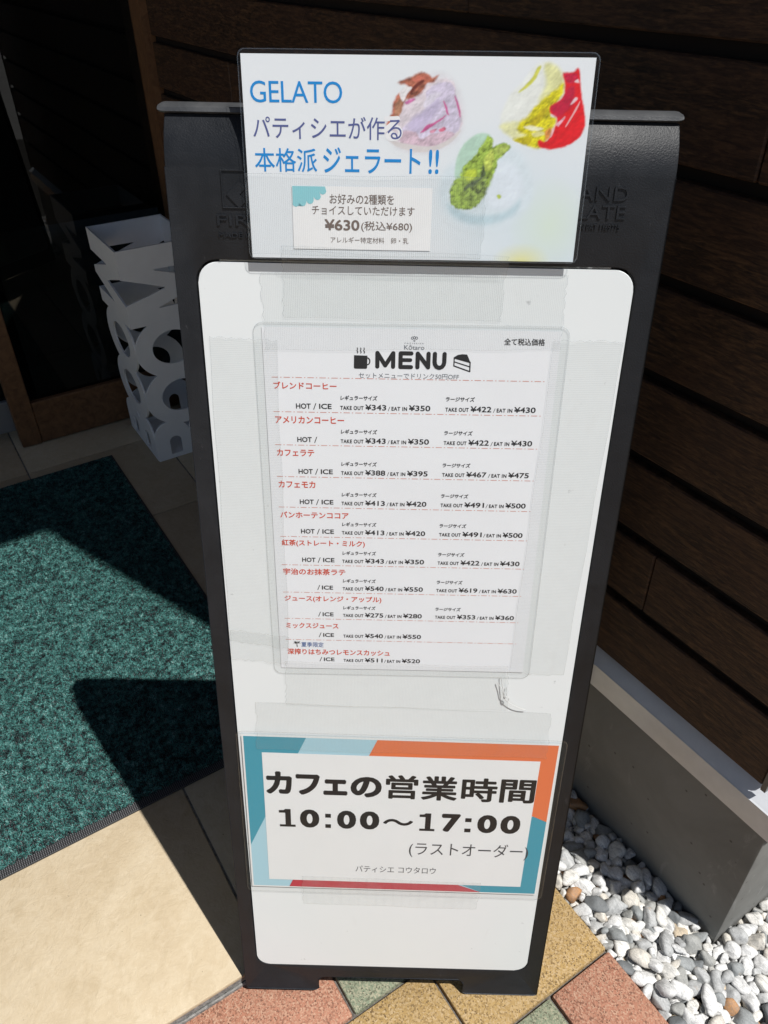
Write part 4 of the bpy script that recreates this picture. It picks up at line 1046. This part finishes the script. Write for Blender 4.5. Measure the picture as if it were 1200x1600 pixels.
lt(p, '¥630', -57.8, -35.0, -41.4, -34.6, bold=0.025); lt(p, '(税込¥680)', -33.9, -0.6, -42.0, -35.4, bold=0.006); lt(p, 'アレルギー特定材料　卵・乳', -54.0, -2.7, -49.2, -45.4)
p.build('lettering', ink('ink_brown', (0.155, 0.115, 0.095, 1)), lab, 0.12)

# ================================================================== ADHESIVE TAPE
def tape_mat(name, axis, pitch, op=0.05, rib=0.26):
    k = NT(name); ob = k.obj(); sp_ = k.node('ShaderNodeSeparateXYZ', {0: ob})
    wob = k.math('MULTIPLY', k.math('SUBTRACT', k.noise(ob, 60, 2), 0.5), 0.0011)
    co = k.math('ADD', sp_.outputs[axis], wob)
    sn = k.math('SINE', k.math('MULTIPLY', co, 2*math.pi/(pitch*MM)))
    cross = k.math('SINE', k.math('MULTIPLY', sp_.outputs[1-axis], 2*math.pi/(2.6*MM)))
    r01 = k.math('MULTIPLY_ADD', sn, 0.5); k.n[-1].inputs[2].default_value = 0.5
    r2 = k.math('POWER', r01, 5.0)
    fz = k.ramp(k.noise(ob, 45, 5, 0.65), [(0.35, (0.25, 0.25, 0.25)), (0.7, (1, 1, 1))])
    tr = k.node('ShaderNodeBsdfTransparent', {'Color': (0.994, 0.998, 0.997, 1)})
    tr2 = k.node('ShaderNodeBsdfTransparent', {'Color': (0.60, 0.62, 0.62, 1)})
    mm = k.node('ShaderNodeMixShader', {0: k.math('MULTIPLY', r2, rib), 1: tr.outputs[0], 2: tr2.outputs[0]})
    df = k.node('ShaderNodeBsdfDiffuse', {'Color': (0.74, 0.75, 0.745, 1)})
    bp = k.bump(sn, 0.35, 0.0003)
    gl = k.node('ShaderNodeBsdfGlossy', {'Color': (0.9, 0.9, 0.9, 1), 'Roughness': 0.28, 'Normal': bp})
    k.put(df.inputs['Normal'], bp)
    m1 = k.node('ShaderNodeMixShader', {0: k.math('MULTIPLY', fz, op), 1: mm.outputs[0], 2: df.outputs[0]})
    m2 = k.node('ShaderNodeMixShader', {0: 0.028, 1: m1.outputs[0], 2: gl.outputs[0]})
    k.t.links.new(m2.outputs[0], k.out.inputs[0]); return k.m
TV = tape_mat('thread_tape_upright', 0, 1.25); THZ = tape_mat('thread_tape_level', 1, 1.35); TC = tape_mat('clear_tape', 0, 9.0, 0.10, 0.05)
PZ = -0.2
def rect_dist(x, y, r):
    x0, x1, y0, y1 = r
    return math.hypot(max(x0-x, 0, x-x1), max(y0-y, 0, y-y1))
MENU_R = (mcx-111*MS, mcx+111*MS, mcy-154.5*MS, mcy+151.8*MS); GEL_R = (-111, 106.5, 378.3, 500); HRS_R = (-151, 153, -254, -39)
def tape_z(x, y, sheets, lift):
    z = PZ
    for r, zz in sheets:
        d = rect_dist(x, y, r); t = min(1, max(0, d/11.0)); t = t*t*(3-2*t)
        z = max(z, zz*(1-t)+PZ*t)
    return z+lift
def tape(name, quad, mat_, sheets, lift, cat, label, ends='lr', group=None, seed=1):
    """quad TL, TR, BR, BL in the board's mm; serrated cut ends; follows what it is stuck on"""
    q = [np.array(p_, float) for p_ in quad]; rs = random.Random(seed)
    cen = sum(q)/4
    nu = max(2, int(np.linalg.norm(q[1]-q[0])/3.0)); nvv = max(2, int(np.linalg.norm(q[3]-q[0])/3.0))
    ph1, ph2 = rs.uniform(0, 6), rs.uniform(0, 6)
    z0 = tape_z(cen[0], cen[1], sheets, lift)
    V, F = [], []
    for j in range(nvv+1):
        t = j/nvv
        for i in range(nu+1):
            s_ = i/nu
            P = (q[0]*(1-s_)+q[1]*s_)*(1-t)+(q[3]*(1-s_)+q[2]*s_)*t
            x, y = P
            if 'l' in ends and i == 0: x += rs.choice((-0.7, 0.5))+rs.uniform(-.2, .2)
            if 'r' in ends and i == nu: x += rs.choice((-0.7, 0.5))+rs.uniform(-.2, .2)
            if 't' in ends and j == 0: y += rs.choice((-0.7, 0.5))+rs.uniform(-.2, .2)
            if 'b' in ends and j == nvv: y += rs.choice((-0.7, 0.5))+rs.uniform(-.2, .2)
            if ('l' in ends and j in (0, nvv)) : y += 0.5*math.sin(x*0.06+ph1)
            if ('t' in ends and i in (0, nu)) : x += 0.5*math.sin(y*0.06+ph1)
            z = tape_z(x, y, sheets, lift)+0.14*math.sin(x*0.11+ph1)*math.sin(y*0.13+ph2)+0.10*math.sin(x*0.5+y*0.3+ph2)*math.sin(x*0.09-y*0.05+ph1)+0.13
            V.append(((x-cen[0])*MM, (y-cen[1])*MM, (z-z0)*MM))
    for j in range(nvv):
        for i in range(nu):
            a = j*(nu+1)+i; F.append((a+nu+1, a+nu+2, a+1, a))
    # slim cut edge along every side
    n0, ring_ = len(V), [(0, i) for i in range(nu+1)]+[(j, nu) for j in range(1, nvv+1)]+[(nvv, i) for i in range(nu-1, -1, -1)]+[(j, 0) for j in range(nvv-1, 0, -1)]
    for (j, i) in ring_:
        vx_ = V[j*(nu+1)+i]; dx_, dy_ = -vx_[0], -vx_[1]
        ix_ = 0.00028 if i == 0 else (-0.00028 if i == nu else 0); iy_ = -0.00028 if j == 0 else (0.00028 if j == nvv else 0)
        V += [(vx_[0], vx_[1], vx_[2]+0.00003), (vx_[0]+ix_, vx_[1]+iy_, vx_[2]+0.00003)]
    nf0, nr = len(F), len(ring_)
    for q_ in range(nr):
        a_, b_ = n0+2*q_, n0+2*((q_+1) % nr); F.append((a_, a_+1, b_+1, b_))
    o = mesh_obj(name, V, F, mat_, None, 180)
    o.data.materials.append(LAMEDGE)
    for q_ in range(nf0, len(o.data.polygons)): o.data.polygons[q_].material_index = 1
    o.matrix_world = sign_mat(cen[0], cen[1], z0)
    tag(o, label, cat, group); return o
G_T = 'clear tape strips holding the sheets on the sign board'
def add_tapes():
    mzz, gzz, hzz = 0.6, 5.3, 2.2
    tape('adhesive_tape', [(-110.2, 430), (43.0, 430.6), (43.2, 381), (-109.8, 380.6)], TV, [(GEL_R, gzz)], 0.2, 'tape', 'wide ribbed clear tape across the price label and lower gelato poster', 'lr', G_T, 1)
    tape('adhesive_tape', [(-89.2, 386.4), (61.1, 382.6), (60.0, 338.5), (-91, 338.0)], TV, [(GEL_R, gzz)], 0.45, 'tape', 'ribbed clear tape joining the bottom edge of the gelato poster to the white panel', 'lr', G_T, 2)
    tape('adhesive_tape', [(-105.6, 367.7), (102.8, 370.2), (103.6, 319.8), (-103.9, 315.0)], TV, [(MENU_R, mzz)], 0.05, 'tape', 'ribbed clear tape along the top edge of the drink menu', 'lr', G_T, 3)
    tape('adhesive_tape', [(-144.1, 323.6), (-96.2, 322.0), (-97.2, 56.0), (-147.6, 62.0)], THZ, [(MENU_R, mzz)], 0.25, 'tape', 'long ribbed clear tape down the left edge of the drink menu', 'tb', G_T, 4)
    tape('adhesive_tape', [(-147.0, 74.0), (-97.3, 68.5), (-99.0, 40.0), (-148.0, 43.0)], THZ, [(MENU_R, mzz)], 0.55, 'tape', 'short frayed piece of tape at the lower left corner of the menu', 'tb', G_T, 5)
    tape('adhesive_tape', [(98.8, 326.5), (147.6, 326.2), (140.3, 33.9), (92.9, 35.9)], THZ, [(MENU_R, mzz)], 0.25, 'tape', 'long ribbed clear tape down the right edge of the drink menu', 'tb', G_T, 6)
    t = tape('adhesive_tape', [(-100.5, 42.5), (92.3, 42.8), (95.0, -6.8), (-102.3, -5.7)], TV, [(MENU_R, mzz)], 0.8, 'tape', 'ribbed clear tape under the menu with a loose thread at its right end', 'lr', G_T, 7)
    tape('adhesive_tape', [(-129.2, -4.6), (135.2, -9.2), (135.7, -60.1), (-131.0, -57.2)], TV, [(HRS_R, hzz)], 0.15, 'tape', 'ribbed clear tape along the top edge of the opening hours notice', 'lr', G_T, 8)
    tape('adhesive_tape', [(-94.0, -226.6), (88.6, -231.1), (87.1, -274.5), (-94.6, -271.7)], TC, [(HRS_R, hzz)], 0.15, 'tape', 'plain clear tape at the bottom edge of the opening hours notice', 'lr', G_T, 9)
    # frayed thread
    cu = bpy.data.curves.new('loose_thread', 'CURVE'); cu.dimensions = '3D'; cu.bevel_depth = 0.00030; cu.bevel_resolution = 2
    for pts in ([(86.5, 31, .5), (88.0, 22, 1.2), (90.6, 14.8, 2.0), (91.4, 8.6, 2.6), (93.2, 6.6, 3.0), (95.2, 8.2, 3.2), (94.6, 11, 3.0), (92, 11.4, 2.6), (91.0, 8.6, 2.2), (95, 4.0, 2.0), (101, 0.4, 2.4), (107, -3.2, 1.6), (111.5, -4.8, .8)], [(83.5, 25, .5), (87.3, 20.5, 1.8), (89.3, 16, 2.6), (89.9, 10.4, 2.2), (91.8, 7.9, 1.4)], [(92.5, 20, .4), (91.8, 14, 1.2), (93.6, 11, 1.4)]):
        sp_ = cu.splines.new('NURBS'); sp_.points.add(len(pts)-1); sp_.use_endpoint_u = True; sp_.order_u = 4
        for q, (x, y, z) in zip(sp_.points, pts): q.co = ((x+3.9)*MM, (y-18.2)*MM, z*MM, 1)
    co = bpy.data.objects.new('loose_thread', cu); C.objects.link(co); bpy.context.view_layer.update()
    me = bpy.data.meshes.new_from_object(co.evaluated_get(bpy.context.evaluated_depsgraph_get()))
    bpy.data.objects.remove(co)
    me.name = 'loose_thread'; me.materials.clear(); me.materials.append(plain('thread', (0.52, 0.52, 0.51, 1), 0.4, 0.4))
    th = bpy.data.objects.new('loose_thread', me); link(th, t)
add_tapes()
